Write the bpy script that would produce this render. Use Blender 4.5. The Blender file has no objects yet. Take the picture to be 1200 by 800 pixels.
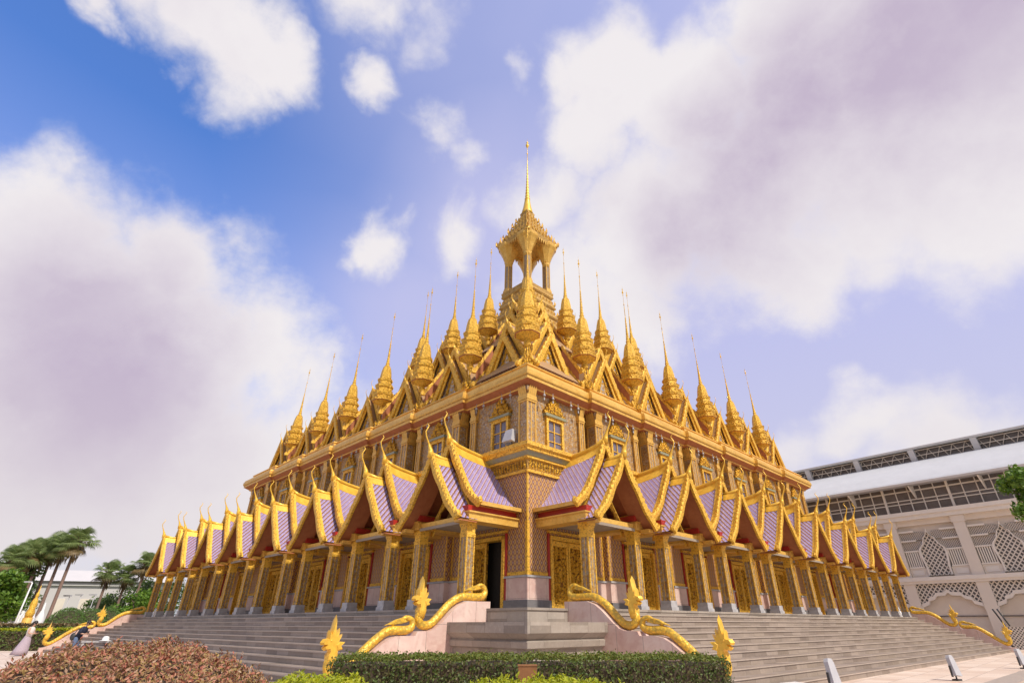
import bpy, bmesh, math, random
from mathutils import Vector, Matrix
random.seed(7)
SC = bpy.context.scene
COL = SC.collection
PI = math.pi
R2 = math.sqrt(.5)

# ------------------------------------------------------------------ helpers
class MB:
    """collects faces, builds ONE mesh object"""
    def __init__(s): s.v = []; s.f = []; s.m = []; s.sm = []
    def add(s, vs, fs, mi=0, smooth=False):
        o = len(s.v); s.v += [tuple(v) for v in vs]
        for f in fs:
            s.f.append([i + o for i in f]); s.m.append(mi); s.sm.append(smooth)
    def box(s, x0, x1, y0, y1, z0, z1, mi=0):
        vs = [(x0,y0,z0),(x1,y0,z0),(x1,y1,z0),(x0,y1,z0),(x0,y0,z1),(x1,y0,z1),(x1,y1,z1),(x0,y1,z1)]
        s.add(vs, [(0,3,2,1),(4,5,6,7),(0,1,5,4),(1,2,6,5),(2,3,7,6),(3,0,4,7)], mi)
    def quad(s, a, b, c, d, mi=0): s.add([a,b,c,d], [(0,1,2,3)], mi)
    def prism(s, pts, y0, y1, mi=0, axis='y', mi_side=None):
        """polygon pts (u,z) extruded along y (or x)"""
        n = len(pts)
        P = (lambda u,w,z:(u,w,z)) if axis=='y' else (lambda u,w,z:(w,u,z))
        vs = [P(u,y0,z) for u,z in pts] + [P(u,y1,z) for u,z in pts]
        s.add(vs, [list(range(n)), list(range(2*n-1,n-1,-1))], mi)
        s.add(vs, [(i,i+n,(i+1)%n+n,(i+1)%n) for i in range(n)], mi if mi_side is None else mi_side)
    def puff(s, pts, y0, t, inset=.72, mi=0):
        """silhouette with a pillowed cross section, centred on y0"""
        n = len(pts)
        cu = sum(p[0] for p in pts)/n; cz = sum(p[1] for p in pts)/n
        vs = [(u,y0,z) for u,z in pts]
        for sg in (-1,1):
            for u,z in pts: vs.append((u+(cu-u)*(1-inset), y0+sg*t, z+(cz-z)*(1-inset)))
        fs=[]
        for k in (1,2):
            for i in range(n):
                j=(i+1)%n
                fs.append((i,j,k*n+j,k*n+i) if k==1 else (j,i,k*n+i,k*n+j))
        fs.append([n+i for i in range(n)]); fs.append([2*n+i for i in range(n-1,-1,-1)])
        s.add(vs, fs, mi)
    def lathe(s, prof, seg=12, c=(0,0,0), mi=0, smooth=True, shape=None, cap=True, bands=None):
        cx,cy,cz=c; n=seg if shape is None else len(shape); vs=[]; fs=[]
        for r,z in prof:
            for i in range(n):
                if shape is None:
                    a=2*PI*i/n; vs.append((cx+r*math.cos(a),cy+r*math.sin(a),cz+z))
                else: vs.append((cx+r*shape[i][0],cy+r*shape[i][1],cz+z))
        for k in range(len(prof)-1):
            for i in range(n):
                j=(i+1)%n; fs.append((k*n+i,k*n+j,(k+1)*n+j,(k+1)*n+i))
        if cap:
            fs.append(list(range(n-1,-1,-1))); fs.append([(len(prof)-1)*n+i for i in range(n)])
        k0=len(s.f); s.add(vs, fs, mi, smooth)
        if bands:
            for k in range(len(prof)-1):
                for i in range(n): s.m[k0+k*n+i]=bands[k]
    def tube(s, pts, rad, seg=8, mi=0, smooth=True):
        pts=[Vector(p) for p in pts]; n=len(pts)
        if not isinstance(rad,(list,tuple)): rad=[rad]*n
        vs=[];fs=[]; up=Vector((0,0,1)); prev=None
        for i,p in enumerate(pts):
            t=(pts[min(i+1,n-1)]-pts[max(i-1,0)]).normalized()
            if prev is None:
                a=t.cross(Vector((0,1,0)) if abs(t.y)<.9 else Vector((1,0,0))).normalized()
            else: a=(prev-t*prev.dot(t)).normalized()
            prev=a; b=t.cross(a)
            for k in range(seg):
                w=2*PI*k/seg; vs.append(p+(a*math.cos(w)+b*math.sin(w))*rad[i])
        for i in range(n-1):
            for k in range(seg):
                j=(k+1)%seg; fs.append((i*seg+k,i*seg+j,(i+1)*seg+j,(i+1)*seg+k))
        fs.append(list(range(seg-1,-1,-1))); fs.append([(n-1)*seg+k for k in range(seg)])
        s.add(vs,fs,mi,smooth)
    def ball(s, c, r, seg=10, rings=6, mi=0):
        r = (r,r,r) if not isinstance(r,(tuple,list)) else r
        prof=[]; vs=[]; fs=[]
        for i in range(rings+1):
            a=-PI/2+PI*i/rings
            for k in range(seg):
                b=2*PI*k/seg
                vs.append((c[0]+r[0]*max(math.cos(a),.02)*math.cos(b),c[1]+r[1]*max(math.cos(a),.02)*math.sin(b),c[2]+r[2]*math.sin(a)))
        for i in range(rings):
            for k in range(seg):
                j=(k+1)%seg; fs.append((i*seg+k,i*seg+j,(i+1)*seg+j,(i+1)*seg+k))
        fs.append(list(range(seg-1,-1,-1))); fs.append([rings*seg+k for k in range(seg)])
        s.add(vs,fs,mi,True)
    def build(s, name, mats, parent=None, loc=(0,0,0), rz=0, recalc=True):
        me=bpy.data.meshes.new(name); me.from_pydata(s.v,[],s.f)
        if not isinstance(mats,(list,tuple)): mats=[mats]
        for m in mats: me.materials.append(m)
        me.polygons.foreach_set('material_index', s.m)
        me.polygons.foreach_set('use_smooth', s.sm)
        me.update()
        if recalc:
            bm=bmesh.new(); bm.from_mesh(me); bmesh.ops.recalc_face_normals(bm, faces=bm.faces[:]); bm.to_mesh(me); bm.free()
        o=bpy.data.objects.new(name, me); COL.objects.link(o)
        o.location=loc; o.rotation_euler=(0,0,rz)
        if parent is not None: o.parent=parent
        return o

def empty(name, loc=(0,0,0), rz=0, parent=None):
    o=bpy.data.objects.new(name,None); COL.objects.link(o); o.location=loc; o.rotation_euler=(0,0,rz)
    o.empty_display_size=.2
    if parent is not None: o.parent=parent
    return o
def tag(o,label=None,cat=None,group=None,kind=None):
    if label: o['label']=label
    if cat: o['category']=cat
    if group: o['group']=group
    if kind: o['kind']=kind
    return o
def dup(o, parent=None, loc=None, rz=None):
    c=o.copy(); COL.objects.link(c)
    if parent is not None: c.parent=parent
    if loc is not None: c.location=loc
    if rz is not None: c.rotation_euler=(0,0,rz)
    for ch in list(o.children):
        dup(ch,c)
    return c

def offset_poly(P,d):
    n=len(P); out=[]
    for i in range(n):
        p0=Vector(P[i-1]);p1=Vector(P[i]);p2=Vector(P[(i+1)%n])
        e1=(p1-p0).normalized(); e2=(p2-p1).normalized()
        n1=Vector((e1.y,-e1.x)); n2=Vector((e2.y,-e2.x))
        k=1+n1.dot(n2)
        m=(n1+n2)/max(k,.2)
        out.append((p1.x+m.x*d,p1.y+m.y*d))
    return out
def sweep(mb,P,prof,mi=0,mis=None):
    """closed plan polygon P (counter-clockwise) with a moulding profile [(outset,z)]"""
    rings=[offset_poly(P,d) for d,z in prof]; n=len(P)
    for k in range(len(prof)-1):
        vs=[(x,y,prof[k][1]) for x,y in rings[k]]+[(x,y,prof[k+1][1]) for x,y in rings[k+1]]
        mb.add(vs,[(i,(i+1)%n,(i+1)%n+n,i+n) for i in range(n)], mi if mis is None else mis[k])

# ------------------------------------------------------------------ materials
class NT:
    def __init__(s,name,rough=.5,metal=0,color=(.5,.5,.5)):
        s.mat=bpy.data.materials.new(name); s.mat.use_nodes=True; s.t=s.mat.node_tree
        s.b=s.t.nodes['Principled BSDF']; s.b.inputs['Roughness'].default_value=rough
        s.b.inputs['Metallic'].default_value=metal; s.b.inputs['Base Color'].default_value=(*color,1)
        s._tc=None
    def n(s,ty,**kw):
        nd=s.t.nodes.new(ty)
        for k,v in kw.items():
            if hasattr(nd,k): setattr(nd,k,v)
        return nd
    def put(s,sock,v):
        if isinstance(v,(int,float)): 
            sock.default_value=v
        elif isinstance(v,tuple):
            sock.default_value=(*v,1) if (len(v)==3 and sock.type=='RGBA') else v
        else: s.t.links.new(v,sock)
    def obj(s):
        if s._tc is None: s._tc=s.n('ShaderNodeTexCoord').outputs['Object']
        return s._tc
    def xyz(s):
        sp=s.n('ShaderNodeSeparateXYZ'); s.put(sp.inputs[0],s.obj()); return sp.outputs
    def math(s,op,a,b=0.,c=0.):
        nd=s.n('ShaderNodeMath',operation=op); s.put(nd.inputs[0],a); s.put(nd.inputs[1],b); s.put(nd.inputs[2],c); return nd.outputs[0]
    def mix(s,f,a,b,bt='MIX'):
        nd=s.n('ShaderNodeMix',data_type='RGBA',blend_type=bt); s.put(nd.inputs[0],f); s.put(nd.inputs[6],a); s.put(nd.inputs[7],b); return nd.outputs[2]
    def noise(s,sc,det=4,rough=.55,vec=None,dist=0):
        nd=s.n('ShaderNodeTexNoise'); s.put(nd.inputs['Vector'],vec or s.obj()); nd.inputs['Scale'].default_value=sc
        nd.inputs['Detail'].default_value=det; nd.inputs['Roughness'].default_value=rough; nd.inputs['Distortion'].default_value=dist
        return nd.outputs['Fac']
    def voro(s,sc,vec=None,feature='F1',out='Distance'):
        nd=s.n('ShaderNodeTexVoronoi',feature=feature); s.put(nd.inputs['Vector'],vec or s.obj()); nd.inputs['Scale'].default_value=sc
        return nd.outputs[out]
    def ramp(s,f,a,b,c0=0.,c1=1.):
        nd=s.n('ShaderNodeMapRange'); nd.clamp=True; s.put(nd.inputs[0],f); nd.inputs[1].default_value=a; nd.inputs[2].default_value=b
        nd.inputs[3].default_value=c0; nd.inputs[4].default_value=c1; return nd.outputs[0]
    def bump(s,h,st=.4,dist=.02):
        nd=s.n('ShaderNodeBump'); nd.inputs['Strength'].default_value=st; nd.inputs['Distance'].default_value=dist
        s.put(nd.inputs['Height'],h); s.t.links.new(nd.outputs[0],s.b.inputs['Normal'])
    def base(s,c): s.put(s.b.inputs['Base Color'],c)
    def rough(s,r): s.put(s.b.inputs['Roughness'],r)

M={}
def gold(name,c1,c2,sc=9,metal=.22,rough=.38,bst=.7,bd=.03,inlay=None,inl=.0,ground=.5,gc=(.16,.05,.015)):
    t=NT(name,rough,metal)
    n1=t.noise(sc*.35,5,.6); v=t.voro(sc*1.6); n2=t.noise(sc*2.2,4,.6,dist=1.5); n3=t.noise(.7,4,.6)
    h=t.math('SUBTRACT',t.math('MULTIPLY',n2,1.1),t.math('MULTIPLY',v,.8))
    c=t.mix(t.ramp(n1,.3,.7),c1,c2)
    if inlay:
        vc=t.n('ShaderNodeTexVoronoi'); t.put(vc.inputs['Vector'],t.obj()); vc.inputs['Scale'].default_value=sc*2.6
        sp=t.n('ShaderNodeSeparateColor'); t.put(sp.inputs[0],vc.outputs['Color'])
        m=t.math('LESS_THAN',sp.outputs[0],inl)
        c=t.mix(m,c,t.mix(sp.outputs[1],inlay[0],inlay[1]))
    if ground:
        c=t.mix(t.ramp(v,.56,.74,0,ground),c,gc)
        c=t.mix(t.ramp(n2,.62,.70,0,ground*.9),c,gc)
    c=t.mix(t.ramp(n3,.5,.75,0,.2),c,(.45,.26,.06))
    t.base(c); t.rough(t.ramp(n2,.3,.7,rough-.06,rough+.16)); t.bump(h,bst,bd)
    M[name]=t.mat; return t.mat
GY1,GY2=(.92,.57,.075),(.78,.43,.04)
gold('gold_leaf',GY1,GY2)
gold('gold_smooth',(.92,.60,.09),(.80,.45,.045),sc=5,bst=.3,bd=.015,rough=.32,ground=.12)
gold('gold_carved',(.86,.50,.05),(.60,.31,.02),sc=7,bst=1.,bd=.06,metal=.6,ground=.8,rough=.32)
gold('gold_spire',(.92,.57,.07),(.74,.41,.035),sc=10,bst=.8,bd=.04,metal=.28,rough=.33)
gold('gold_pale',(.82,.52,.13),(.68,.38,.065),sc=6,bst=.3,bd=.015,rough=.42,metal=.25,ground=.16)
gold('gold_old',(.64,.41,.12),(.48,.27,.06),sc=8,bst=.8,bd=.04,rough=.5,metal=.25)
gold('mosaic_pediment',(.68,.43,.11),(.50,.30,.07),sc=5,bst=.8,bd=.03,inlay=((.62,.58,.60),(.25,.30,.38)),inl=.45)
gold('mosaic_wall',(.52,.31,.09),(.38,.21,.065),sc=7,bst=.6,bd=.02,inlay=((.52,.42,.31),(.24,.18,.14)),inl=.40,metal=.1,rough=.38)
gold('mosaic_column',(.50,.31,.10),(.36,.21,.07),sc=7,bst=.5,bd=.015,inlay=((.42,.35,.27),(.27,.22,.17)),inl=.55,metal=.15,rough=.4)

def lattice():
    t=NT('lattice_wall',.42,.1); x=t.xyz()
    u=t.math('MULTIPLY',t.math('ADD',x[0],x[1]),1/.215); v=t.math('MULTIPLY',x[2],1/.36)
    p=t.math('FRACT',t.math('ADD',u,v)); q=t.math('FRACT',t.math('SUBTRACT',u,v))
    dp=t.math('ABSOLUTE',t.math('SUBTRACT',p,.5)); dq=t.math('ABSOLUTE',t.math('SUBTRACT',q,.5))
    line=t.math('GREATER_THAN',t.math('MAXIMUM',dp,dq),.40)
    flower=t.math('LESS_THAN',t.math('ADD',dp,dq),.20)
    n=t.noise(3,4)
    base=t.mix(n,(.20,.09,.065),(.31,.15,.105))
    c=t.mix(flower,base,(.52,.37,.29)); c=t.mix(line,c,(.62,.36,.10))
    t.base(c); t.bump(t.math('ADD',t.math('MULTIPLY',line,.6),t.math('MULTIPLY',flower,1.)),.5,.02)
    M['lattice_wall']=t.mat
lattice()
def tiles(name,thr,grout,k):
    t=NT(name,.24,0); x=t.xyz()
    # glazed tiles laid in slanting courses
    u=t.math('MULTIPLY',x[1],1/.21); d=t.math('MULTIPLY',t.math('SUBTRACT',t.math('ABSOLUTE',x[0]),x[2]),.62/.21)
    n=t.noise(2.5,5); nn=t.noise(14,2); wob=t.math('MULTIPLY',t.math('SUBTRACT',t.noise(5,3),.5),.25)
    a=t.math('ADD',t.math('ADD',u,d),wob); b=t.math('ADD',t.math('SUBTRACT',u,d),wob)
    p=t.math('FRACT',a); q=t.math('FRACT',b)
    fl=t.n('ShaderNodeCombineXYZ'); t.put(fl.inputs[0],t.math('FLOOR',a)); t.put(fl.inputs[1],t.math('FLOOR',b))
    wn=t.n('ShaderNodeTexWhiteNoise'); t.put(wn.inputs['Vector'],fl.outputs[0])
    l1=t.math('GREATER_THAN',p,thr); l2=t.math('GREATER_THAN',q,.9)
    base=t.mix(n,(.26*k,.20*k,.46*k),(.45*k,.38*k,.62*k)); base=t.mix(t.ramp(nn,.5,.8,0,.6),base,(.58*k,.48*k,.62*k))
    base=t.mix(t.math('MULTIPLY',wn.outputs['Value'],.45),base,(.20,.13,.30))
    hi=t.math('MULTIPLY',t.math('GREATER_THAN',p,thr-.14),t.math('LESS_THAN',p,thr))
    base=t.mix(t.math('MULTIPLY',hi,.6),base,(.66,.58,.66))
    c=t.mix(l2,base,(.34,.20,.34)); c=t.mix(l1,c,grout)
    t.base(c); t.bump(t.math('ADD',t.math('MULTIPLY',p,1.),t.math('ADD',t.math('MULTIPLY',q,.35),t.math('MULTIPLY',wn.outputs['Value'],.4))),.8,.04)
    t.rough(t.ramp(wn.outputs['Value'],0,1,.14,.42))
    M[name]=t.mat
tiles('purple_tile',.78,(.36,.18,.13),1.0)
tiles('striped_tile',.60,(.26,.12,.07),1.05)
def plain(name,c1,c2,rough=.6,sc=3,bst=.3,bd=.01,metal=0,det=6):
    t=NT(name,rough,metal); n=t.noise(sc,det,.6); n2=t.noise(sc*9,3,.6)
    t.base(t.mix(t.ramp(n,.28,.72),c1,c2)); t.bump(t.math('ADD',n,t.math('MULTIPLY',n2,.4)),bst,bd)
    t.rough(t.ramp(n2,.3,.7,rough-.08,rough+.1))
    M[name]=t.mat; return t.mat
plain('soffit_and_gap_red',(.42,.155,.065),(.33,.11,.045),.55,4)
plain('red_lacquer',(.42,.03,.02),(.32,.02,.015),.4,3)
plain('ceiling_grey',(.36,.30,.24),(.28,.23,.19),.6,2)
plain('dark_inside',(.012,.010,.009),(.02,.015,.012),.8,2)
plain('grey_marble',(.50,.49,.50),(.32,.31,.33),.35,5)
plain('grey_base',(.20,.19,.20),(.14,.135,.145),.45,5)
plain('green_glass',(.20,.23,.18),(.34,.30,.15),.35,9)
plain('white_paint',(.80,.80,.82),(.72,.72,.75),.45,2)
plain('black_plastic',(.03,.03,.035),(.05,.05,.055),.5,4)
plain('wood_brown',(.32,.15,.06),(.24,.10,.04),.55,6)
plain('roof_brown',(.46,.27,.09),(.36,.23,.16),.5,6)
def marble(name,c1,c2,c3,jx,jz):
    t=NT(name,.32); x=t.xyz(); n=t.noise(1.6,7,.62,dist=.8); n2=t.noise(6,5,.6)
    c=t.mix(t.ramp(n,.32,.68),c1,c2); c=t.mix(t.ramp(n2,.5,.75,0,.5),c,c3)
    u=t.math('FRACT',t.math('MULTIPLY',t.math('ADD',x[0],x[1]),1/jx)); v=t.math('FRACT',t.math('MULTIPLY',x[2],1/jz))
    j=t.math('MAXIMUM',t.math('LESS_THAN',u,.012),t.math('LESS_THAN',v,.012))
    # every slab its own tone
    fl=t.n('ShaderNodeCombineXYZ'); t.put(fl.inputs[0],t.math('FLOOR',t.math('MULTIPLY',t.math('ADD',x[0],x[1]),1/jx))); t.put(fl.inputs[1],t.math('FLOOR',t.math('MULTIPLY',x[2],1/jz)))
    wn=t.n('ShaderNodeTexWhiteNoise'); t.put(wn.inputs['Vector'],fl.outputs[0])
    c=t.mix(.22,c,wn.outputs['Value'],'SOFT_LIGHT')
    t.base(t.mix(j,c,(.25,.2,.18))); t.bump(t.math('SUBTRACT',1.,j),.3,.006)
    M[name]=t.mat
marble('pink_marble',(.62,.42,.38),(.72,.56,.50),(.52,.30,.25),.9,.8)
def stone(name,c1,c2,c3):
    t=NT(name,.5); x=t.xyz(); n=t.noise(1.2,7,.65); n2=t.noise(11,4,.6); v=t.noise(.35,3)
    c=t.mix(t.ramp(n,.3,.7),c1,c2); c=t.mix(t.ramp(n2,.5,.8,0,.6),c,c3)
    u=t.math('FRACT',t.math('MULTIPLY',t.math('ADD',x[0],x[1]),1/.78)); j=t.math('LESS_THAN',u,.012)
    fl=t.n('ShaderNodeCombineXYZ'); t.put(fl.inputs[0],t.math('FLOOR',t.math('MULTIPLY',t.math('ADD',x[0],x[1]),1/.78))); t.put(fl.inputs[1],t.math('FLOOR',t.math('MULTIPLY',x[2],5.7)))
    wn=t.n('ShaderNodeTexWhiteNoise'); t.put(wn.inputs['Vector'],fl.outputs[0])
    c=t.mix(.35,c,wn.outputs['Value'],'SOFT_LIGHT')
    c=t.mix(t.ramp(v,.45,.65,0,.3),c,(.30,.24,.18))
    t.base(t.mix(j,c,(.14,.12,.11))); t.bump(t.math('ADD',n2,n),.35,.008)
    M[name]=t.mat
stone('stone_grey',(.36,.31,.27),(.27,.23,.20),(.43,.38,.32))
stone('stone_step',(.33,.265,.225),(.25,.20,.175),(.40,.33,.28))
plain('step_nosing',(.46,.385,.335),(.38,.315,.27),.45,4)
def scales():
    t=NT('serpent_gold',.42,.2); v=t.voro(11); n=t.noise(3,4)
    c=t.mix(t.ramp(n,.3,.7),(.88,.55,.06),(.72,.40,.035)); c=t.mix(t.ramp(v,.42,.62,0,.55),c,(.36,.26,.06))
    t.base(c); t.bump(t.math('SUBTRACT',1.,v),.7,.03); M['serpent_gold']=t.mat
scales()
def leaf(name,cols,rough=.5,trans=.25):
    t=NT(name,rough)
    oi=t.n('ShaderNodeNewGeometry'); r=oi.outputs['Random Per Island']
    cr=t.n('ShaderNodeValToRGB'); cr.color_ramp.interpolation='LINEAR'
    el=cr.color_ramp.elements
    for i,c in enumerate(cols):
        pos=i/(len(cols)-1)
        if i==0: e=el[0]; e.position=0
        elif i==len(cols)-1: e=el[len(el)-1]; e.position=1
        else: e=el.new(pos)
        e.color=(*c,1)
    t.put(cr.inputs[0],r)
    n=t.noise(.9,3)
    t.base(t.mix(t.ramp(n,.35,.7,0,.35),cr.outputs[0],cols[0]))
    t.b.inputs['Transmission Weight'].default_value=0
    try: t.b.inputs['Subsurface Weight'].default_value=0
    except Exception: pass
    # a little light through the leaf
    tr=t.n('ShaderNodeBsdfTranslucent'); t.put(tr.inputs[0],cr.outputs[0]); mx=t.n('ShaderNodeMixShader'); mx.inputs[0].default_value=trans
    out=[n_ for n_ in t.t.nodes if n_.type=='OUTPUT_MATERIAL'][0]
    t.t.links.new(t.b.outputs[0],mx.inputs[1]); t.t.links.new(tr.outputs[0],mx.inputs[2]); t.t.links.new(mx.outputs[0],out.inputs[0])
    M[name]=t.mat
leaf('leaf_hedge',[(.05,.085,.015),(.085,.135,.025),(.13,.18,.035),(.11,.085,.03),(.16,.12,.05)])
leaf('leaf_hedge_top',[(.10,.15,.02),(.17,.21,.03),(.20,.17,.04)])
leaf('leaf_yellow',[(.30,.36,.01),(.42,.46,.015),(.52,.50,.02),(.22,.30,.01)],trans=.35)
leaf('leaf_red',[(.26,.08,.05),(.52,.18,.12),(.58,.31,.20),(.30,.22,.06),(.46,.32,.12),(.16,.10,.04),(.62,.42,.30)],trans=.25)
leaf('leaf_tree',[(.06,.11,.025),(.10,.16,.04),(.15,.21,.05)],trans=.35)
leaf('leaf_bright',[(.07,.16,.015),(.12,.24,.02),(.20,.32,.03),(.05,.11,.012)],trans=.35)
leaf('leaf_palm',[(.17,.24,.08),(.25,.33,.11),(.34,.40,.17)],trans=.45)
leaf('leaf_dry',[(.20,.14,.06),(.28,.19,.08),(.15,.12,.05)])
leaf('leaf_dome',[(.07,.14,.02),(.10,.19,.03),(.14,.23,.04)])
plain('bark',(.16,.11,.08),(.10,.07,.05),.85,6,.8,.04)
plain('bark_palm',(.26,.17,.14),(.17,.11,.09),.85,9,.8,.03)
plain('dark_core',(.10,.07,.05),(.06,.045,.03),.9,5)  # dark inner volume behind the leaves of hedges and bushes
# ------------------------------------------------------------------ the temple (plan frame: x along the right face, y along the left face)
FL=2.06
temple=empty('golden_temple',(0,20,0),PI/4)
tag(temple,'gilded Thai temple with purple tiled porticoes and a forest of golden spires','temple')
NB,PB,SB=7,4.05,.19       # upper bays
NP,PP,SP=8,4.5,.24        # porticoes
def stepped(n,p,st,back):
    pts=[(0,0)]
    for k in range(1,n):
        pts+=[(k*p,-(k-1)*st),(k*p,-k*st)]
    e=-(n-1)*st
    pts+=[(n*p,e)]
    right=pts
    left=[(y,x) for x,y in pts[1:]][::-1]
    return right+[(n*p,back),(back,back),(back,n*p)]+left if back<n*p else right+[(n*p,n*p)]+left
UPP=stepped(NB,PB,SB,99); LOW=stepped(NP,PP,SP,99)
def cap(mb,P,d,z,mi=0):
    mb.add([(x,y,z) for x,y in offset_poly(P,d)],[list(range(len(P)))],mi)

# ---- podium floor and steps
mb=MB(); FP=stepped(1,36.3,0,99)
floorP=[(-1.25,-1.25),(.4,-1.25),(.4,-2.46),(36.2,-4.26),(36.2,36.2),(-4.26,36.2),(-2.46,.4),(-1.25,.4)]
sweep(mb,floorP,[(-.05,0),(0,FL-.07),(.03,FL-.07),(.03,FL),(-.6,FL)]); cap(mb,floorP,-.6,FL)
mb.build('podium_floor',M['stone_grey'],temple)
NS=12; RISE=FL/(NS); RUN=.425
def steps(side):
    mb=MB()
    for i in range(NS-1):
        zt=FL-(i+1)*RISE; q0=2.44+RUN*i; q1=q0+RUN
        def P(s,q,z): 
            qq=q+.0503*(s-.4); return (s,-qq,z) if side>0 else (-qq,s,z)
        for s0,s1,m in ((.25,36.05,0),):
            zb=zt-RISE
            n=.032
            # tread, nosing lip and riser
            mb.quad(P(s0,q0-.12,zt),P(s1,q0-.12,zt),P(s1,q1,zt),P(s0,q1,zt),0)
            mb.quad(P(s0,q1,zt),P(s1,q1,zt),P(s1,q1,zt-n),P(s0,q1,zt-n),1)
            mb.quad(P(s0,q1,zt-n),P(s1,q1,zt-n),P(s1,q1-.03,zt-n),P(s0,q1-.03,zt-n),1)
            mb.quad(P(s0,q1-.03,zt-n),P(s1,q1-.03,zt-n),P(s1,q1-.03,zb-.02),P(s0,q1-.03,zb-.02),0)
    mb.build('stone_steps',[M['stone_step'],M['step_nosing']],temple)
steps(1); steps(-1)
# ---- moulded corner plinth between the serpents
mb=MB(); e=-3.4; PL=[(e,e),(0,e),(0,0),(e,0)]
sweep(mb,PL,[(.10,0),(.10,.38),(.16,.42),(.16,.60),(.05,.66),(.0,.80),(-.10,.84),(-.10,1.02),(.02,1.06),(.04,1.2),(-.02,1.25),(.10,1.36),(.16,1.40),(.16,1.66),(-1.0,1.66)])
cap(mb,PL,-1.0,1.66); mb.build('corner_plinth',M['stone_grey'],temple)
mb=MB(); e2=-2.0; PL2=[(e2,e2),(0,e2),(0,0),(e2,0)]
sweep(mb,PL2,[(0,1.5),(0,FL-.09),(.04,FL-.08),(.04,FL-.012),(-.8,FL-.012)]); mb.build('corner_step',M['stone_grey'],temple)

# ---- lower walls : one long wall with door openings
ZD=3.15; ZL=6.85; DW=1.15; DH=4.62
def pc(i): return 2.3+PP*i           # portico centre
def pq(i): return SP*i               # its wall plane
class Pieces:
    """one mesh per stretch of wall between two doors"""
    def __init__(s): s.d={}
    def at(s,k):
        if k not in s.d: s.d[k]=MB()
        return s.d[k]
    def build(s,name,mat):
        for m in s.d.values(): m.build(name,mat,temple,recalc=False)
mbw=MB(); PD,PB_,PT_,PG=Pieces(),Pieces(),Pieces(),Pieces()
def face_pt(side,s,q,z): return (s,-q,z) if side>0 else (-q,s,z)
def wallrect(mb,side,s0,s1,q,z0,z1,mi=0):
    mb.quad(face_pt(side,s0,q,z0),face_pt(side,s1,q,z0),face_pt(side,s1,q,z1),face_pt(side,s0,q,z1),mi)
def wallret(mb,side,s,q0,q1,z0,z1,mi=0):
    mb.quad(face_pt(side,s,q0,z0),face_pt(side,s,q1,z0),face_pt(side,s,q1,z1),face_pt(side,s,q0,z1),mi)
for side in (1,-1):
    for i in range(NP):
        q=pq(i); s0=i*PP; s1=(i+1)*PP; d0=pc(i)-DW; d1=pc(i)+DW
        kk=(0,0) if i==0 else (side,i); kn=(side,i+1)
        for a,b,k in ((s0,d0,kk),(d1,s1,kn)):
            c0=0 if a>0 else 1; mbd,mbb,mbt=PD.at(k),PB_.at(k),PT_.at(k)
            wallrect(mbw,side,a,b,q,ZD,ZL); wallrect(mbd,side,a-.05*c0,b,q+.05,2.36,ZD-.07)
            wallrect(mbt,side,a-.09*c0,b,q+.09,ZD-.07,ZD); wallrect(mbb,side,a-.09*c0,b,q+.09,FL-.01,2.36)
            mbt.quad(face_pt(side,a,q,ZD),face_pt(side,b,q,ZD),face_pt(side,b,q+.09,ZD),face_pt(side,a-.09*c0,q+.09,ZD))
            mbb.quad(face_pt(side,a,q,2.36),face_pt(side,b,q,2.36),face_pt(side,b,q+.09,2.36),face_pt(side,a-.09*c0,q+.09,2.36))
        wallrect(mbw,side,d0,d1,q,DH,ZL)
        for s,k in ((d0,kk),(d1,kn)):
            wallret(mbw,side,s,q,q-.5,ZD,DH); wallret(PD.at(k),side,s,q+.05,q-.5,2.36,ZD-.07); wallret(PT_.at(k),side,s,q+.09,q-.5,ZD-.07,ZD); wallret(PB_.at(k),side,s,q+.09,q-.5,FL-.01,2.36)
        if i:
            wallret(mbw,side,s0,q,q-SP,ZD,ZL); wallret(PD.at(kk),side,s0,q+.05,q-SP+.05,2.36,ZD-.07); wallret(PT_.at(kk),side,s0,q+.09,q-SP+.09,ZD-.07,ZD); wallret(PB_.at(kk),side,s0,q+.09,q-SP+.09,FL-.01,2.36)
    e=NP*PP; q=pq(NP-1)
    wallret(mbw,side,e,q,-e,ZD,ZL); wallret(PD.at((side,NP)),side,e,q+.05,-e,2.3,ZD)
mbw.build('patterned_wall',M['lattice_wall'],temple,recalc=False)
PD.build('marble_dado',M['pink_marble']); PB_.build('base_course',M['grey_base']); PT_.build('dado_rail',M['grey_marble'])
# gold trims on the corner and round the patterned panels
PG.at((0,0)).box(-.035,.035,-.035,.035,ZD+.01,ZL)
for side in (1,-1):
    for i in range(NP):
        q=pq(i); s0=i*PP; s1=(i+1)*PP; d0=pc(i)-DW; d1=pc(i)+DW
        kk=(0,0) if i==0 else (side,i); kn=(side,i+1)
        for a,b,k in ((s0+.04,d0-.02,kk),(d1+.02,s1-.03,kn)):
            mb=PG.at(k)
            p0=face_pt(side,a,q+.025,0); p1=face_pt(side,b,q-.01,0)
            mb.box(min(p0[0],p1[0]),max(p0[0],p1[0]),min(p0[1],p1[1]),max(p0[1],p1[1]),ZD+.012,ZD+.13)
            for s in (a+.0,b-.06):
                p0=face_pt(side,s,q+.022,0); p1=face_pt(side,s+.06,q-.01,0)
                mb.box(min(p0[0],p1[0]),max(p0[0],p1[0]),min(p0[1],p1[1]),max(p0[1],p1[1]),ZD+.135,DH+.4)
for m in PG.d.values(): m.build('wall_trim',M['gold_leaf'],temple)
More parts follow.
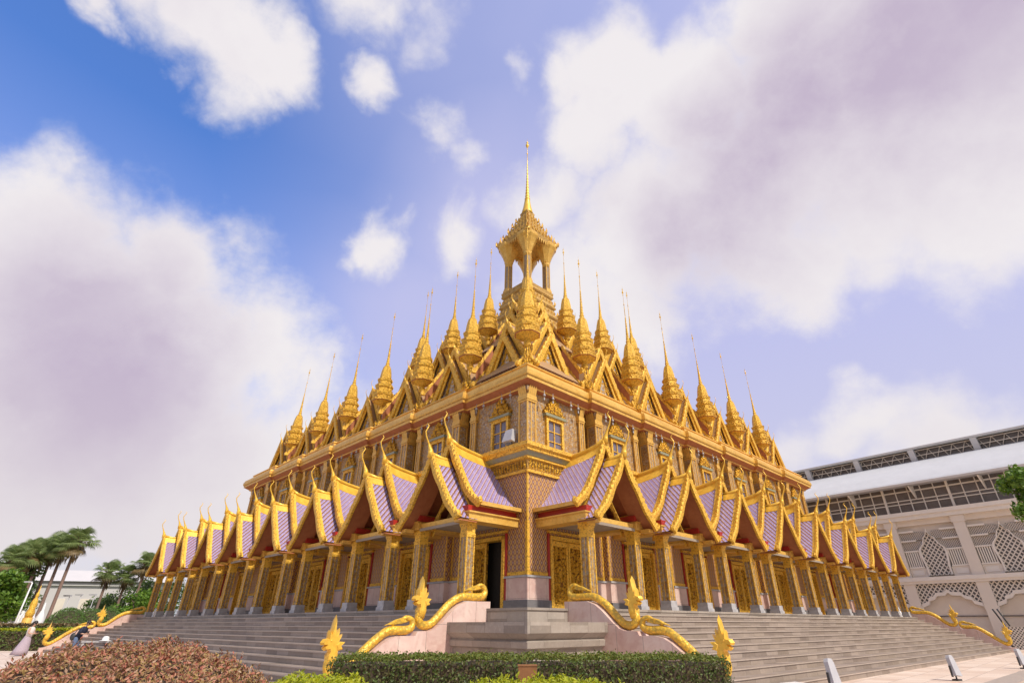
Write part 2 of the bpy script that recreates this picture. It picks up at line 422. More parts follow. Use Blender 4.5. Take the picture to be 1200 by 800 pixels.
# near-black boxes behind the doors, the unlit rooms' darkness put into the colour
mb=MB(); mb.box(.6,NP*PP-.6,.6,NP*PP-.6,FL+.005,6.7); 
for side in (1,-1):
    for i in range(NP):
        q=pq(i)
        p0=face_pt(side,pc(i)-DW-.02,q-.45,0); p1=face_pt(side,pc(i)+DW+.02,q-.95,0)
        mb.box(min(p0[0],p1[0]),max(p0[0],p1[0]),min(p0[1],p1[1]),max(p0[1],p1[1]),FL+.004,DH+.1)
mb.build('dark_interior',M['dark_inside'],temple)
# ledge between the storeys
mb=MB()
sweep(mb,LOW,[(.02,ZL-.03),(.10,ZL-.03),(.10,ZL+.07),(.04,ZL+.09),(.06,7.32),(.16,7.36),(.16,7.44),(.20,7.46),(.30,7.60),(.34,7.62),(.34,7.70),(.43,7.78),(.43,7.92),(.38,7.95),(-.5,8.0)],
      mis=[0,0,0,1,0,0,2,2,0,0,0,0,0,0])
cap(mb,LOW,-.5,8.0)
# little upright leaves all along the frieze
mbl=MB()
for side in (1,-1):
    for i in range(NP):
        if i<6:
            k=int(PP/.16)
            for j in range(k):
                s=i*PP+(j+.5)*PP/k; q=pq(i)+.05
                a=face_pt(side,s-.055,q,6.97);b=face_pt(side,s+.055,q,6.97);c=face_pt(side,s+.055,q+.05,7.22);d=face_pt(side,s,q+.06,7.33);e_=face_pt(side,s-.055,q+.05,7.22)
                mid=face_pt(side,s,q+.075,7.1)
                mbl.add([a,b,c,d,e_,mid],[(0,1,5),(1,2,5),(2,3,5),(3,4,5),(4,0,5)])
lg=mb.build('ledge_cornice',[M['gold_leaf'],M['gold_old'],M['green_glass']],temple)
mbl.build('frieze_leaves',M['gold_carved'],lg)

# ---- porticoes
def half(prof): return prof
FR=[(0,7.36),(.30,6.82),(.62,6.34),(.98,5.82),(1.38,5.30),(1.86,4.84)]
RR=[(0,8.10),(.35,7.46),(.72,6.84),(1.12,6.22),(1.55,5.70),(2.0,5.40)]
def roof_slab(mb,prof,y0,y1,th=.09,sag=0,mi=(0,1),ny=6,lift=.0):
    n=len(prof)
    for sx in (-1,1):
        rows=[]
        for j in range(ny+1):
            t=j/ny; y=y0+(y1-y0)*t
            dz=-sag*(t**.55)
            rows.append([(sx*x,y,z+dz*(1-x/prof[-1][0])**1) for x,z in prof])
        vs=[p for r in rows for p in r]; fs=[]
        for j in range(ny):
            for i in range(n-1): fs.append((j*n+i,j*n+i+1,(j+1)*n+i+1,(j+1)*n+i))
        mb.add(vs,fs,mi[0])
        mb.add([(x,y,z-th) for x,y,z in vs],[f[::-1] for f in fs],mi[1])
def barge(mb,prof,y,w=.26,th=.11,teeth=.10,nt=9,wave=.05,foot=.75):
    """two raking boards with a wavy edge and flame teeth on the back"""
    pl=[Vector((x,0,z)) for x,z in prof]
    # resample
    L=[0]
    for a,b in zip(pl,pl[1:]): L.append(L[-1]+(b-a).length)
    def at(d):
        for i in range(len(pl)-1):
            if d<=L[i+1] or i==len(pl)-2:
                t=(d-L[i])/(L[i+1]-L[i]); return pl[i]+(pl[i+1]-pl[i])*t,(pl[i+1]-pl[i]).normalized()
    N=nt*2
    for sx in (-1,1):
        vs=[];fs=[]
        for k in range(N+1):
            d=L[-1]*k/N; p,t=at(d); nr=Vector((-t.z,0,t.x)); nr=nr if nr.z>0 else -nr
            wv=wave*math.sin(k/N*PI*5)
            up=.05+(teeth if k%2==1 else 0)+wv; dn=-w+wv*1.6
            ks=max(0,min(1,(k-.5)/2)) 
            tip=p+nr*up-t*(.04 if k%2 else 0); bot=p+nr*dn*(1 if k>0 else .6)
            for yy in (y-th/2,y+th/2):
                vs.append((sx*tip.x,yy,tip.z)); vs.append((sx*(p.x+nr.x*(.02+wv)),yy-(.03 if yy<y else -.03),p.z+nr.z*(.02+wv))); vs.append((sx*max(bot.x,.0),yy,bot.z))
        for k in range(N):
            a=k*6;b=a+6
            fs+=[(a,a+1,b+1,b),(a+1,a+2,b+2,b+1),(a+3,b+3,b+4,a+4),(a+4,b+4,b+5,a+5),(a,b,b+3,a+3),(a+2,a+5,b+5,b+2)]
        a=N*6; fs+=[(a,a+3,a+4,a+1),(a+1,a+4,a+5,a+2)]
        mb.add(vs,fs)
        # upturned flame at the foot
        fx,fz=prof[-1]; fk=foot
        pts=[(fx-.24,fz-.10),(fx+.02,fz-.12),(fx+.20,fz+.02),(fx+.22,fz+.20),(fx+.12,fz+.42),(fx+.09,fz+.24),(fx+.01,fz+.30),(fx-.01,fz+.16),(fx-.10,fz+.22),(fx-.12,fz+.1)]
        mb.puff([(sx*(fx+(a_-fx)*fk),fz+(b_-fz)*fk) for a_,b_ in pts],y,.08,.75)
def horn(mb,x,y,z,sc=1.0):
    P=[(x,y,z-.18),(x,y-.06,z+.12),(x,y-.20,z+.42),(x,y-.36,z+.72),(x,y-.42,z+.95),(x,y-.32,z+1.16),(x,y-.27,z+1.26),(x,y-.38,z+1.36)]
    P=[(x+(p[0]-x)*sc,y+(p[1]-y)*sc,z+(p[2]-z)*sc) for p in P]
    mb.tube(P,[.18*sc,.11*sc,.044*sc,.029*sc,.03*sc,.027*sc,.02*sc,.005],6)
    mb.ball((x,y-.05*sc,z+.02*sc),(.12*sc,.14*sc,.16*sc),8,5)

def make_portico():
    root=MB()
    # beams, fascia, ceiling
    for sx in (-1,1):
        a,b=sorted((sx*1.22,sx*1.84)); root.box(a,b,-2.42,-.005,4.80,5.06,0)
        a,b=sorted((sx*1.50,sx*1.80)); root.box(a,b,-2.80,-2.421,4.70,4.82,0)
        a,b=sorted((sx*1.26,sx*1.90)); root.box(a,b,-2.46,-.01,5.06,5.11,0)
        a,b=sorted((sx*1.22,sx*1.72)); root.box(a,b,-2.38,-.012,5.112,5.33,1)
        a,b=sorted((sx*1.70,sx*2.02)); root.box(a,b,-2.06,-.015,5.332,5.47,0)
    root.box(-1.21,1.21,-2.30,-2.02,4.86,5.02,0)
    root.box(-1.21,1.21,-2.015,-.02,4.90,4.99,2)
    root.box(-1.21,1.21,-2.36,-2.31,4.74,4.84,2)
    po=root.build('portico',[M['gold_pale'],M['red_lacquer'],M['ceiling_grey']],temple)
    # roofs
    mb=MB()
    roof_slab(mb,FR,-2.90,-2.05,.10,mi=(2,1))
    roof_slab(mb,RR,-2.06,.35,.10,sag=.42)
    mb.build('tiled_roof',[M['purple_tile'],M['soffit_and_gap_red'],M['striped_tile']],po)
    mb=MB()   # gold borders of the tile field and the ridges
    mb.tube([(0,-2.94,7.38),(0,-2.4,7.30),(0,-2.10,7.27)],[.10,.085,.08],6)
    mb.tube([(0,-2.1+2.4*t,8.14-.42*max(t,.0001)**.55) for t in (0,.15,.35,.6,1)],[.12,.10,.09,.09,.09],6)
    for prof,y0,y1,sag in ((FR,-2.90,-2.12,0),(RR,-2.06,.1,.42)):
        for sx in (-1,1):
            n=5
            for j in range(n):
                ya=y0+(y1-y0)*j/n; yb=y0+(y1-y0)*(j+1)/n
                za=-sag*(j/n)**.55; zb=-sag*((j+1)/n)**.55
                x1,z1=prof[1]; x0,z0=prof[0]
                f=.78; xx=x0+(x1-x0)*f; zz=z0+(z1-z0)*f
                mb.quad((sx*.0,ya,z0+za+.03),(sx*.0,yb,z0+zb+.03),(sx*xx,yb,zz+zb*(1-xx/2)+.025),(sx*xx,ya,zz+za*(1-xx/2)+.025))
            # strip beside the bargeboard
            for i in range(len(prof)-1):
                (xa,z_a),(xb,z_b)=prof[i],prof[i+1]
                mb.quad((sx*xa,y0,z_a+.02),(sx*xa,y0+.16,z_a+.02),(sx*xb,y0+.16,z_b+.02),(sx*xb,y0,z_b+.02))
    mb.build('roof_ridge',M['gold_smooth'],po,recalc=False)
    for prof,y,w in ((FR,-2.95,.17),(RR,-2.12,.17)):
        mb=MB(); barge(mb,prof,y,w,.10,.08,14,.014,.55); mb.build('bargeboard',M['gold_leaf'],po)
    mb=MB(); horn(mb,0,-2.97,7.42,.84); mb.build('roof_horn',M['gold_smooth'],po)
    mb=MB(); horn(mb,0,-2.14,8.16,.84); mb.build('roof_horn',M['gold_smooth'],po)
    # tympanum and hanging cusped arch
    mb=MB()
    pts=[(0,7.1),(.55,6.2),(.95,5.6),(1.2,5.2),(1.2,5.0),(-1.2,5.0),(-1.2,5.2),(-.95,5.6),(-.55,6.2)]
    mb.prism(pts,-1.20,-1.14,0); mb.build('tympanum',M['gold_old'],po)
    mb=MB()
    outer=[(0,6.98),(.30,6.5),(.60,6.06),(.95,5.56),(1.3,5.12),(1.40,4.62)]
    inner=[(0,6.62),(.22,6.22),(.30,5.98),(.52,5.84),(.60,5.62),(.86,5.44),(.92,5.20),(1.14,5.06),(1.16,4.84),(1.26,4.62)]
    for sx in (-1,1):
        P=[(sx*x,z) for x,z in outer]+[(sx*x,z) for x,z in inner[::-1]]
        mb.prism(P,-1.72,-1.66,0)
    mb.build('cusped_arch',M['gold_leaf'],po)
    # columns
    for x,y in ((-1.42,-2.1),(1.42,-2.1)):
        h=.165
        mb=MB()
        for (hh,z0,z1) in ((h+.09,FL-.005,FL+.12),(h+.06,FL+.12,FL+.34)): mb.box(-hh,hh,-hh,hh,z0,z1,2)
        mb.box(-h,h,-h,h,FL+.34,4.3,1)
        for cx in (-1,1):
            for cy in (-1,1):
                mb.box(cx*h-.024,cx*h+.024,cy*h-.024,cy*h+.024,FL+.345,4.28,0)
        for d in (-1,1):
            mb.box(-.012,.012,d*h-.01,d*h+.01,FL+.345,4.28,0); mb.box(d*h-.01,d*h+.01,-.012,.012,FL+.345,4.28,0)
        for hh,z0,z1 in ((.195,4.28,4.33),(.205,4.36,4.40),(.197,4.33,4.36),(.185,4.40,4.62),(.205,4.62,4.68),(.225,4.68,4.79)): mb.box(-hh,hh,-hh,hh,z0,z1,0)
        for k in range(8):     # lotus leaves of the capital
            pass
        mb.build('column',[M['gold_leaf'],M['mosaic_column'],M['grey_marble']],po,(x,y,0))
    return po
def deva(mb,x,y,z,s):
    """carved guardian in relief"""
    b=lambda c,r: mb.ball((x+c[0]*s,y+c[1]*s,z+c[2]*s),tuple(k*s for k in r),10,7)
    b((0,0,1.05),(.085,.07,.11)); mb.lathe([(.09*s,0),(.10*s,.03*s),(.06*s,.06*s),(.065*s,.1*s),(.035*s,.16*s),(.03*s,.2*s),(.004*s,.4*s)],8,(x,y,z+1.14*s))
    b((0,0,.80),(.14,.07,.17)); b((0,0,.60),(.13,.07,.12))
    b((-.17,-.01,.80),(.045,.05,.14)); b((.17,-.01,.80),(.045,.05,.14)); b((-.10,-.05,.74),(.10,.04,.04)); b((.09,-.05,.66),(.11,.04,.04))
    b((-.07,0,.34),(.075,.06,.24)); b((.08,0,.34),(.075,.06,.24)); b((0,.0,.30),(.15,.04,.2)); b((-.08,0,.06),(.06,.07,.1)); b((.09,0,.06),(.06,.07,.1))
    for sx in (-1,1):
        mb.puff([(x+sx*.14*s,z+.45*s),(x+sx*.34*s,z+.62*s),(x+sx*.22*s,z+.36*s),(x+sx*.32*s,z+.30*s),(x+sx*.2*s,z+.2*s),(x+sx*.12*s,z+.28*s)],y,.03*s)
        mb.puff([(x+sx*.12*s,z+.93*s),(x+sx*.27*s,z+1.08*s),(x+sx*.2*s,z+.86*s)],y,.03*s)
    mb.puff([(x-.3*s,z),(x-.2*s,z+.05*s),(x+.2*s,z+.05*s),(x+.3*s,z),(x+.2*s,z-.12*s),(x-.2*s,z-.12*s)],y,.05*s)
def make_door(open_leaf=False):
    fr=MB()
    for sx in (-1,1):
        a,b=sorted((sx*1.0,sx*1.14)); fr.box(a,b,-.10,.30,FL,4.58,0)
        a,b=sorted((sx*1.15,sx*1.24)); fr.box(a,b,-.06,.1,FL,4.66,1)
    fr.box(-1.14,1.14,-.10,.3,4.45,4.585,0); fr.box(-1.24,1.24,-.13,.1,4.67,4.76,0)
    d=fr.build('door_frame',[M['gold_leaf'],M['red_lacquer']],temple)
    for sx in (-1,1):
        if open_leaf and sx>0: continue
        a,b=sorted((sx*.012,sx*.99)); lf=MB(); lf.box(a,b,.06,.13,FL+.02,4.44,0)
        for x0,x1,z0,z1 in ((a+.005,a+.10,FL+.03,4.43),(b-.10,b-.005,FL+.03,4.43),(a+.105,b-.105,FL+.03,FL+.20),(a+.105,b-.105,4.24,4.43)):
            lf.box(x0,x1,.025,.062,z0,z1,1)
        deva(lf,(a+b)/2,.05,FL+.55,1.05)
        rr=random.Random(3)
        for k in range(46):   # carved foliage round the figure
            x=rr.uniform(a+.15,b-.15); z=rr.uniform(FL+.3,4.2); an=rr.uniform(0,6.28)
            if abs(x-(a+b)/2)<.2 and FL+.5<z<3.9: continue
            c,s_=math.cos(an),math.sin(an); L_=.13
            lf.puff([(x+L_*c,z+L_*s_),(x-.045*s_,z+.045*c),(x-.5*L_*c,z-.5*L_*s_),(x+.045*s_,z-.045*c)],.05,.03)
        lf.build('door_leaf',[M['gold_carved'],M['gold_leaf']],d)
    return d
P0=make_portico(); D0=make_door(); D1=make_door(True)
def face_loc(side,s,q,z=0): 
    p=face_pt(side,s,q,z); return p
def face_rz(side): return 0 if side>0 else -PI/2
first=True; usedD=False
for side in (1,-1):
    for i in range(NP):
        l=face_loc(side,pc(i),pq(i)); rz=face_rz(side)
        if first: P0.location=l; P0.rotation_euler=(0,0,rz); first=False
        else: dup(P0,temple,l,rz)
        if side<0 and i==0: D1.location=l; D1.rotation_euler=(0,0,rz)
        elif not usedD: D0.location=l; D0.rotation_euler=(0,0,rz); usedD=True
        else: dup(D0,temple,l,rz)

# ---- upper storey
ZU0,ZU1=7.9,10.42
def uq(k): return -.12+SB*k
mb=MB(); sweep(mb,UPP,[(-.62,ZU0),(-.62,ZU1)]); mb.build('recess_wall',M['gold_old'],temple)
mb=MB()
for side in (1,-1):
    for k in range(NB):
        s0=k*PB+(.12 if k==0 else .30); s1=k*PB+3.55; q=uq(k)
        p0=face_pt(side,s0,q,0); p1=face_pt(side,s1,-.7 if k else -.6,0)
        if k==0 and side<0: p0=face_pt(side,.6,q,0)
        mb.box(min(p0[0],p1[0]),max(p0[0],p1[0]),min(p0[1],p1[1]),max(p0[1],p1[1]),ZU0,ZU1)
mb.build('upper_wall',M['mosaic_wall'],temple)
def make_pilaster(w):
    mb=MB(); h=w/2
    mb.box(-h,h,-h,h,ZU0,10.40,1)
    for cx in (-1,1):
        for cy in (-1,1): mb.box(cx*h-.03,cx*h+.03,cy*h-.03,cy*h+.03,ZU0,9.72,0)
    mb.box(-.025,.025,-h-.012,h+.012,ZU0,9.7,0)
    for hh,z0,z1 in ((h+.05,9.70,9.76),(h+.07,9.78,9.84),(h+.05,9.84,10.0)): mb.box(-hh,hh,-hh,hh,z0,z1,0)
    # flaring capital of leaves
    for sx,sy in ((0,-1),(1,0),(-1,0),(0,1)):
        for j in range(4):
            o=-h+(j+.5)*w/4
            if sx==0: q=[(o-w/9,sy*(h+.05),10.0),(o+w/9,sy*(h+.05),10.0),(o+w/8,sy*(h+.11),10.26),(o,sy*(h+.16),10.39),(o-w/8,sy*(h+.11),10.26)]
            else: q=[(sx*(h+.05),o-w/9,10.0),(sx*(h+.05),o+w/9,10.0),(sx*(h+.11),o+w/8,10.26),(sx*(h+.16),o,10.39),(sx*(h+.11),o-w/8,10.26)]
            mb.add(q,[(0,1,2,3,4)],0)
    return mb.build('pilaster',[M['gold_pale'],M['mosaic_wall']],temple)
PA=make_pilaster(.46); PBn=make_pilaster(.30)
PA.location=(.02,.02,0)
fb=True
for side in (1,-1):
    for k in range(NB):
        q=uq(k)
        if k>0: dup(PA,temple,face_loc(side,k*PB+.42,q-.06),face_rz(side))
        l=face_loc(side,k*PB+3.5,q-.03)
        if fb: PBn.location=l; PBn.rotation_euler=(0,0,face_rz(side)); fb=False
        else: dup(PBn,temple,l,face_rz(side))
def make_window():
    mb=MB(); w,h=.42,1.32; z=7.98
    for a,b,c,d in ((-w-.13,-w,z,z+h),(w,w+.13,z,z+h),(-w-.13,w+.13,z-.1,z),(-w-.13,w+.13,z+h,z+h+.1)): mb.box(a,b,-.12,.05,c,d,0)
    mb.box(-w-.16,w+.16,-.15,.02,z+h+.1,z+h+.15,0)
    mb.box(-w-.24,w+.24,-.20,.02,z+h+.15,z+h+.27,1)
    # tall flame pediment
    zz=z+h+.27
    for sx in (-1,1):
        pts=[(0,zz),(.62,zz),(.70,zz+.16),(.52,zz+.14),(.56,zz+.32),(.42,zz+.28),(.44,zz+.50),(.28,zz+.46),(.26,zz+.70),(.14,zz+.66),(0,zz+.98)]
        mb.prism([(sx*a,b) for a,b in pts],-.12,-.02,2)
        mb.puff([(sx*a,b) for a,b in [(0,zz+.02),(.42,zz+.04),(.3,zz+.26),(.16,zz+.42),(0,zz+.66)]],-.13,.05,.75,2)
    o=mb.build('upper_window',[M['gold_leaf'],M['green_glass'],M['gold_carved']],temple)
    g=MB(); g.box(-w,w,-.02,.03,z,z+h); g.build('window_pane',M['window_glass'],o)
    g=MB()
    for x in (-.02,): g.box(-.025,.025,-.06,-.021,z,z+h)
    for zz in (z+.42,z+.86): g.box(-w,-.026,-.055,-.021,zz-.018,zz+.018); g.box(.026,w,-.055,-.021,zz-.018,zz+.018)
    g.build('window_bar',M['gold_leaf'],o)
    return o
t=NT('window_glass',.12); n=t.noise(3,3); t.base(t.mix(n,(.10,.09,.12),(.22,.19,.24))); M['window_glass']=t.mat
W0=make_window(); fb=True
for side in (1,-1):
    for k in range(NB):
        l=face_loc(side,k*PB+(1.72 if k==0 else 1.98),uq(k)); 
        if fb: W0.location=l; W0.rotation_euler=(0,0,face_rz(side)); fb=False
        else: dup(W0,temple,l,face_rz(side))
# cornice
mb=MB()
sweep(mb,UPP,[(-.7,10.36),(-.02,10.36),(.10,10.40),(.12,10.46),(.40,10.62),(.43,10.62),(.43,10.74),(.48,10.78),(.50,10.84),(.50,10.98),(.46,11.02),(.44,11.12),(.10,11.16),(.10,11.24),(.05,11.26),(.05,11.46),(.10,11.48),(.08,11.54),(-1.2,11.58)],
      mis=[1,1,0,1,0,0,2,0,0,2,0,0,2,0,0,0,0,0])
mb.build('upper_cornice',[M['gold_pale'],M['soffit_and_gap_red'],M['gold_old']],temple)
# small bells hung below the eave
mb=MB()
mb.lathe([(.012,0),(.012,-.16),(.035,-.17),(.06,-.23),(.062,-.26),(.03,-.27)],8); mb.lathe([(.012,-.27),(.012,-.34)],5); mb.box(-.035,.035,-.004,.004,-.44,-.33)
B0=mb.build('eave_bell',M['grey_marble'],temple); fb=True
for side in (1,-1):
    for k in range(4):
        for s in (.75,1.3,2.5,3.0):
            l=face_loc(side,k*PB+s,uq(k)+.40,10.42)
            if fb: B0.location=l; fb=False
            else: dup(B0,temple,l,0)

# ---- gables of the great roof
def make_gable():
    F=[(0,14.0),(.43,13.24),(.88,12.46),(1.33,11.70)]; G=[(0,14.74),(.62,13.66),(1.30,12.60),(2.02,11.70)]
    mb=MB(); roof_slab(mb,F,-.02,.50,.07); roof_slab(mb,G,.24,3.1,.07)
    mb.prism([(-1.24,11.6),(1.24,11.6),(1.2,11.75),(.0,13.75),(-1.2,11.75)],.22,.28,2)
    mb.prism([(-1.8,11.6),(1.8,11.6),(1.76,11.75),(0.0,14.45),(-1.76,11.75)],.52,.58,1)
    mb.tube([(0,.26,14.76),(0,3.1,14.5)],.07,6,3)
    g=mb.build('roof_gable',[M['roof_brown'],M['soffit_and_gap_red'],M['mosaic_pediment'],M['gold_leaf']],temple)
    for prof,y in ((F,-.04),(G,.22)):
        b=MB(); barge(b,prof,y,.19,.10,.06,8,.0,.55)
        barge(b,[(x*.86,z-(.34 if i==0 else .30)) for i,(x,z) in enumerate(prof)],y+.10,.09,.05,.0,6,.0,.01)
        b.build('bargeboard',M['gold_leaf'],g)
    b=MB()
    for sx in (-1,1):
        b.puff([(sx*x,z) for x,z in ((.30,12.1),(.55,12.1),(.2,12.9),(.0,13.4),(0,13.0),(.18,12.6))],.20,.04)
    b.build('gable_ornament',M['gold_carved'],g)
    b=MB(); horn(b,0,-.06,14.05,.42); b.build('roof_horn',M['gold_smooth'],g)
    b=MB(); horn(b,0,.20,14.78,.42); b.build('roof_horn',M['gold_smooth'],g)
    return g
G0=make_gable(); fb=True
def put_gable(side,s,q,dz):
    global fb
    l=face_loc(side,s,q,dz)
    if fb: G0.location=l; G0.rotation_euler=(0,0,face_rz(side)); fb=False
    else: dup(G0,temple,l,face_rz(side))
for side in (1,-1):
    for k in range(NB): put_gable(side,k*PB+2.0,-.40+.14*k,0)
    for k in range(4): put_gable(side,4.35+3.5*k,-3.05,3.45)
    for k in range(2): put_gable(side,7.7+3.5*k,-6.1,6.5)
# verge boards of the side roofs, stepping down to the valleys
def make_verge():
    b=MB(); b.prism([(.92,14.05),(-.08,12.36),(-.06,11.72),(1.05,13.5)],-.02,.02,0,axis='x'); g=b.build('side_roof',M['soffit_and_gap_red'],temple)
    for (ya,za,yb,zb) in ((.95,14.05,-.16,12.30),(1.10,13.34,-.10,11.60)):
        b=MB(); n_=6
        for j in range(n_):
            y0_,z0_=ya+(yb-ya)*j/n_,za+(zb-za)*j/n_; y1_,z1_=ya+(yb-ya)*(j+1)/n_,za+(zb-za)*(j+1)/n_
            b.prism([(y0_,z0_),(y1_,z1_),(y1_-.02,z1_+.20),((y0_+y1_)/2-.04,(z0_+z1_)/2+.25),(y0_-.02,z0_+.20)],-.05,.05,0,axis='x')
        b.prism([(yb+.05,zb),(yb-.18,zb-.02),(yb-.22,zb+.10),(yb-.13,zb+.25),(yb-.02,zb+.18)],-.07,.07,0,axis='x')
        b.build('verge_board',M['gold_leaf'],g)
    return g
V0=make_verge(); fb=True
for side in (1,-1):
    for k in range(1,NB):
        l=face_loc(side,k*PB-.42,-.16+.14*(k-1))
        if fb: V0.location=l; V0.rotation_euler=(0,0,face_rz(side)); fb=False
        else: dup(V0,temple,l,face_rz(side))
    for k in range(1,4): dup(V0,temple,face_loc(side,4.35+3.5*k-2.0,-2.9,3.45),face_rz(side))
# spires
def redent():
    pts=[]
    for a in range(4):
        for u,v in ((1,-.42),(1,.42),(.80,.62),(.62,.80)):
            c,s=[(1,0),(0,1),(-1,0),(0,-1)][a]
            pts.append((u*c-v*s,u*s+v*c))
    return pts
RD=redent()
def spire_mesh():
    mb=MB()
    prof=[(.03,-1.70),(.05,-1.3),(.03,-1.15),(.07,-1.0),(.03,-.80),(.05,-.62),(.16,-.52),(.19,-.42),(.19,-.34),(.14,-.26),(.42,-.10),(.58,-.03),(.64,.0),(.64,.10),(.54,.13),(.53,.30),(.58,.36),(.61,.46),(.61,.56),(.50,.60),(.48,.80),(.53,.86),(.55,.92),(.55,1.0),(.43,1.05),(.41,1.24),(.45,1.30),(.46,1.40),(.36,1.45),(.34,1.70),(.31,1.92),(.27,2.12),(.23,2.28)]
    bands=[0]*(len(prof)-1)  # red-brown on ring necks and base underside, shade of the gaps put into colour
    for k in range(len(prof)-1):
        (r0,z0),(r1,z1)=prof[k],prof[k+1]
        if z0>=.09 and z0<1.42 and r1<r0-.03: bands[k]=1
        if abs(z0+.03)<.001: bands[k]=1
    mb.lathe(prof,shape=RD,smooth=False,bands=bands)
    up=[(.20,2.28),(.21,2.34),(.13,2.42),(.125,2.50),(.145,2.53),(.112,2.60)]
    z=2.6; r=.112
    for k in range(9):
        up+=[(r*.82,z+.05),(r,z+.09),(r*.93,z+.14)]; z+=.17; r*=.88
    up+=[(r*.6,z+.05),(.020,4.9),(.012,5.0),(.034,5.05),(.034,5.09),(.011,5.14),(.008,5.7),(.035,5.74),(.008,5.8),(.055,5.92),(.06,5.97),(.008,6.06),(.04,6.14),(.006,6.25),(.0015,6.45)]
    mb.lathe(up,8)
    # rings of small antefix leaves
    for rr,zz,hh,n in ((.645,.04,.13,7),(.615,.50,.12,7),(.555,.95,.11,6),(.465,1.36,.10,5)):
        for a in range(4):
            c,s=[(1,0),(0,1),(-1,0),(0,-1)][a]
            for j in range(n):
                v=-rr*.62+(j+.5)*rr*1.24/n; w=rr*.5/n
                f=1 if abs(v)<rr*.43 else .86
                P=lambda u,v_,z_:(u*c-v_*s,u*s+v_*c,z_)
                mb.add([P(rr*f,v-w,zz),P(rr*f,v+w,zz),P(rr*f+.03,v+w*.7,zz+hh*.5),P(rr*f+.01,v,zz+hh),P(rr*f+.03,v-w*.7,zz+hh*.5),P(rr*f-.05,v,zz)],[(0,1,2,3,4),(1,5,3,2),(5,0,4,3)])
    for a in range(4):
        c,s=[(1,0),(0,1),(-1,0),(0,-1)][a]
        for (rr,zz,ww,hh) in ((.535,.14,.06,.16),(.485,.62,.055,.16)):
            for j in (-1,0,1):
                P=lambda u,v_,z_:(u*c-v_*s,u*s+v_*c,z_)
                v=j*.22*rr/.47
                mb.add([P(rr,v-ww,zz),P(rr,v+ww,zz),P(rr+.06,v+ww,zz+hh),P(rr+.06,v-ww,zz+hh)],[(0,1,2,3)])
    return mb
sp=spire_mesh().build('roof_spire',[M['gold_spire'],M['soffit_and_gap_red']],temple,(.32,.32,13.2)); sp.scale=(.90,.90,1)
for side in (1,-1):
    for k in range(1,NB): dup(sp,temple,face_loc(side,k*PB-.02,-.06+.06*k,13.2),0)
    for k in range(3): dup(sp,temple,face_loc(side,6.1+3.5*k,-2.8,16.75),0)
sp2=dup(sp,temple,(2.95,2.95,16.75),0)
# carved brackets carrying the spires, in the valleys
mb=MB()
mb.lathe([(.16,11.5),(.16,11.58),(.07,11.66),(.05,11.9)],shape=RD,smooth=False)
for sx in (-1,1):
    mb.tube([(sx*.13,-.02,11.5),(sx*.12,-.02,12.1),(sx*.09,-.02,12.7)],.028,5)
    mb.puff([(sx*.04,11.52),(sx*.20,11.50),(sx*.26,11.68),(sx*.16,11.70),(sx*.12,11.90),(sx*.05,11.95)],-.24,.05)
br=mb.build('spire_bracket',M['gold_carved'],temple); fb=True
for side in (1,-1):
    for k in range(1,NB):
        l=face_loc(side,k*PB-.02,-.02+.06*k)
        if fb: br.location=l; br.rotation_euler=(0,0,face_rz(side)); fb=False
        else: dup(br,temple,l,face_rz(side))
    for k in range(3): dup(br,temple,face_loc(side,6.1+3.5*k,-2.8,3.5),face_rz(side))
dup(br,temple,(.32,.32,0),-PI/4)
# solid roof body rising in set-backs to the lantern
mb=MB(); C=14.2
SQ=[(0,0),(28.35,0),(28.35,28.35),(0,28.35)]
sweep(mb,SQ,[(-.9,11.45),(-1.4,11.6),(-3.0,14.0),(-3.0,14.9),(-3.5,15.0),(-5.6,17.6),(-6.0,17.7),(-6.0,18.4),(-9.5,20.6),(-11.2,21.6)],mis=[0,0,1,1,0,0,1,1,0])
mb.build('main_roof',[M['roof_brown'],M['gold_old']],temple)
# lantern tower
mb=MB(); T=[(C-1,C-1),(C+1,C-1),(C+1,C+1),(C-1,C+1)]
pr=[(1.9,20.8)]
z=21.4; d=1.42
for k in range(6):
    pr+=[(d+.16,z),(d+.16,z+.20),(d,z+.28),(d-.06,z+.8),(d+.02,z+.86),(d+.10,z+1.0)]; z+=1.18; d-=.155
pr+=[(d+.2,z),(d+.25,z+.3),(d-.3,z+.36)]
sweep(mb,T,pr); ZT=z+.34
mb.add([(C-1.4,C-1.4,ZT),(C+1.4,C-1.4,ZT),(C+1.4,C+1.4,ZT),(C-1.4,C+1.4,ZT)],[(0,1,2,3)])
mb.build('tower_base',M['gold_old'],temple)
col=MB(); h=.22
col.box(-h,h,-h,h,ZT-.02,33.6,0)
for cx in (-1,1):
    for cy in (-1,1): col.box(cx*h-.04,cx*h+.04,cy*h-.04,cy*h+.04,ZT,33.4,1)
for hh,z0,z1 in ((.35,ZT-.01,ZT+.3),(.30,ZT+.3,ZT+.5),(.30,32.3,32.45),(.36,33.2,33.45)): col.box(-hh,hh,-hh,hh,z0,z1,1)
for sx,sy in ((1,0),(-1,0),(0,1),(0,-1)):   # flaring brackets under the eave
    P=[(0,32.2),(.18,32.5),(.30,33.0),(.75,33.7),(.95,34.4),(.55,34.5),(.2,33.9)]
    if sx: col.prism([(sx*u,z_) for u,z_ in P],-.06,.06,1)
    else: col.prism([(sy*u,z_) for u,z_ in P],-.06,.06,1,axis='x')
col.lathe([(.24,31.9),(.34,32.1),(.33,32.3),(.46,32.7),(.62,33.2),(.82,33.7),(.98,34.0),(1.02,34.25),(.9,34.45),(.5,34.6)],shape=RD,mi=1,smooth=False)
col.lathe([(.3,34.3),(.34,34.5),(.26,34.62),(.3,34.75),(.18,34.95),(.08,35.3),(.01,35.7)],8,(-.62,-.62,0),1)
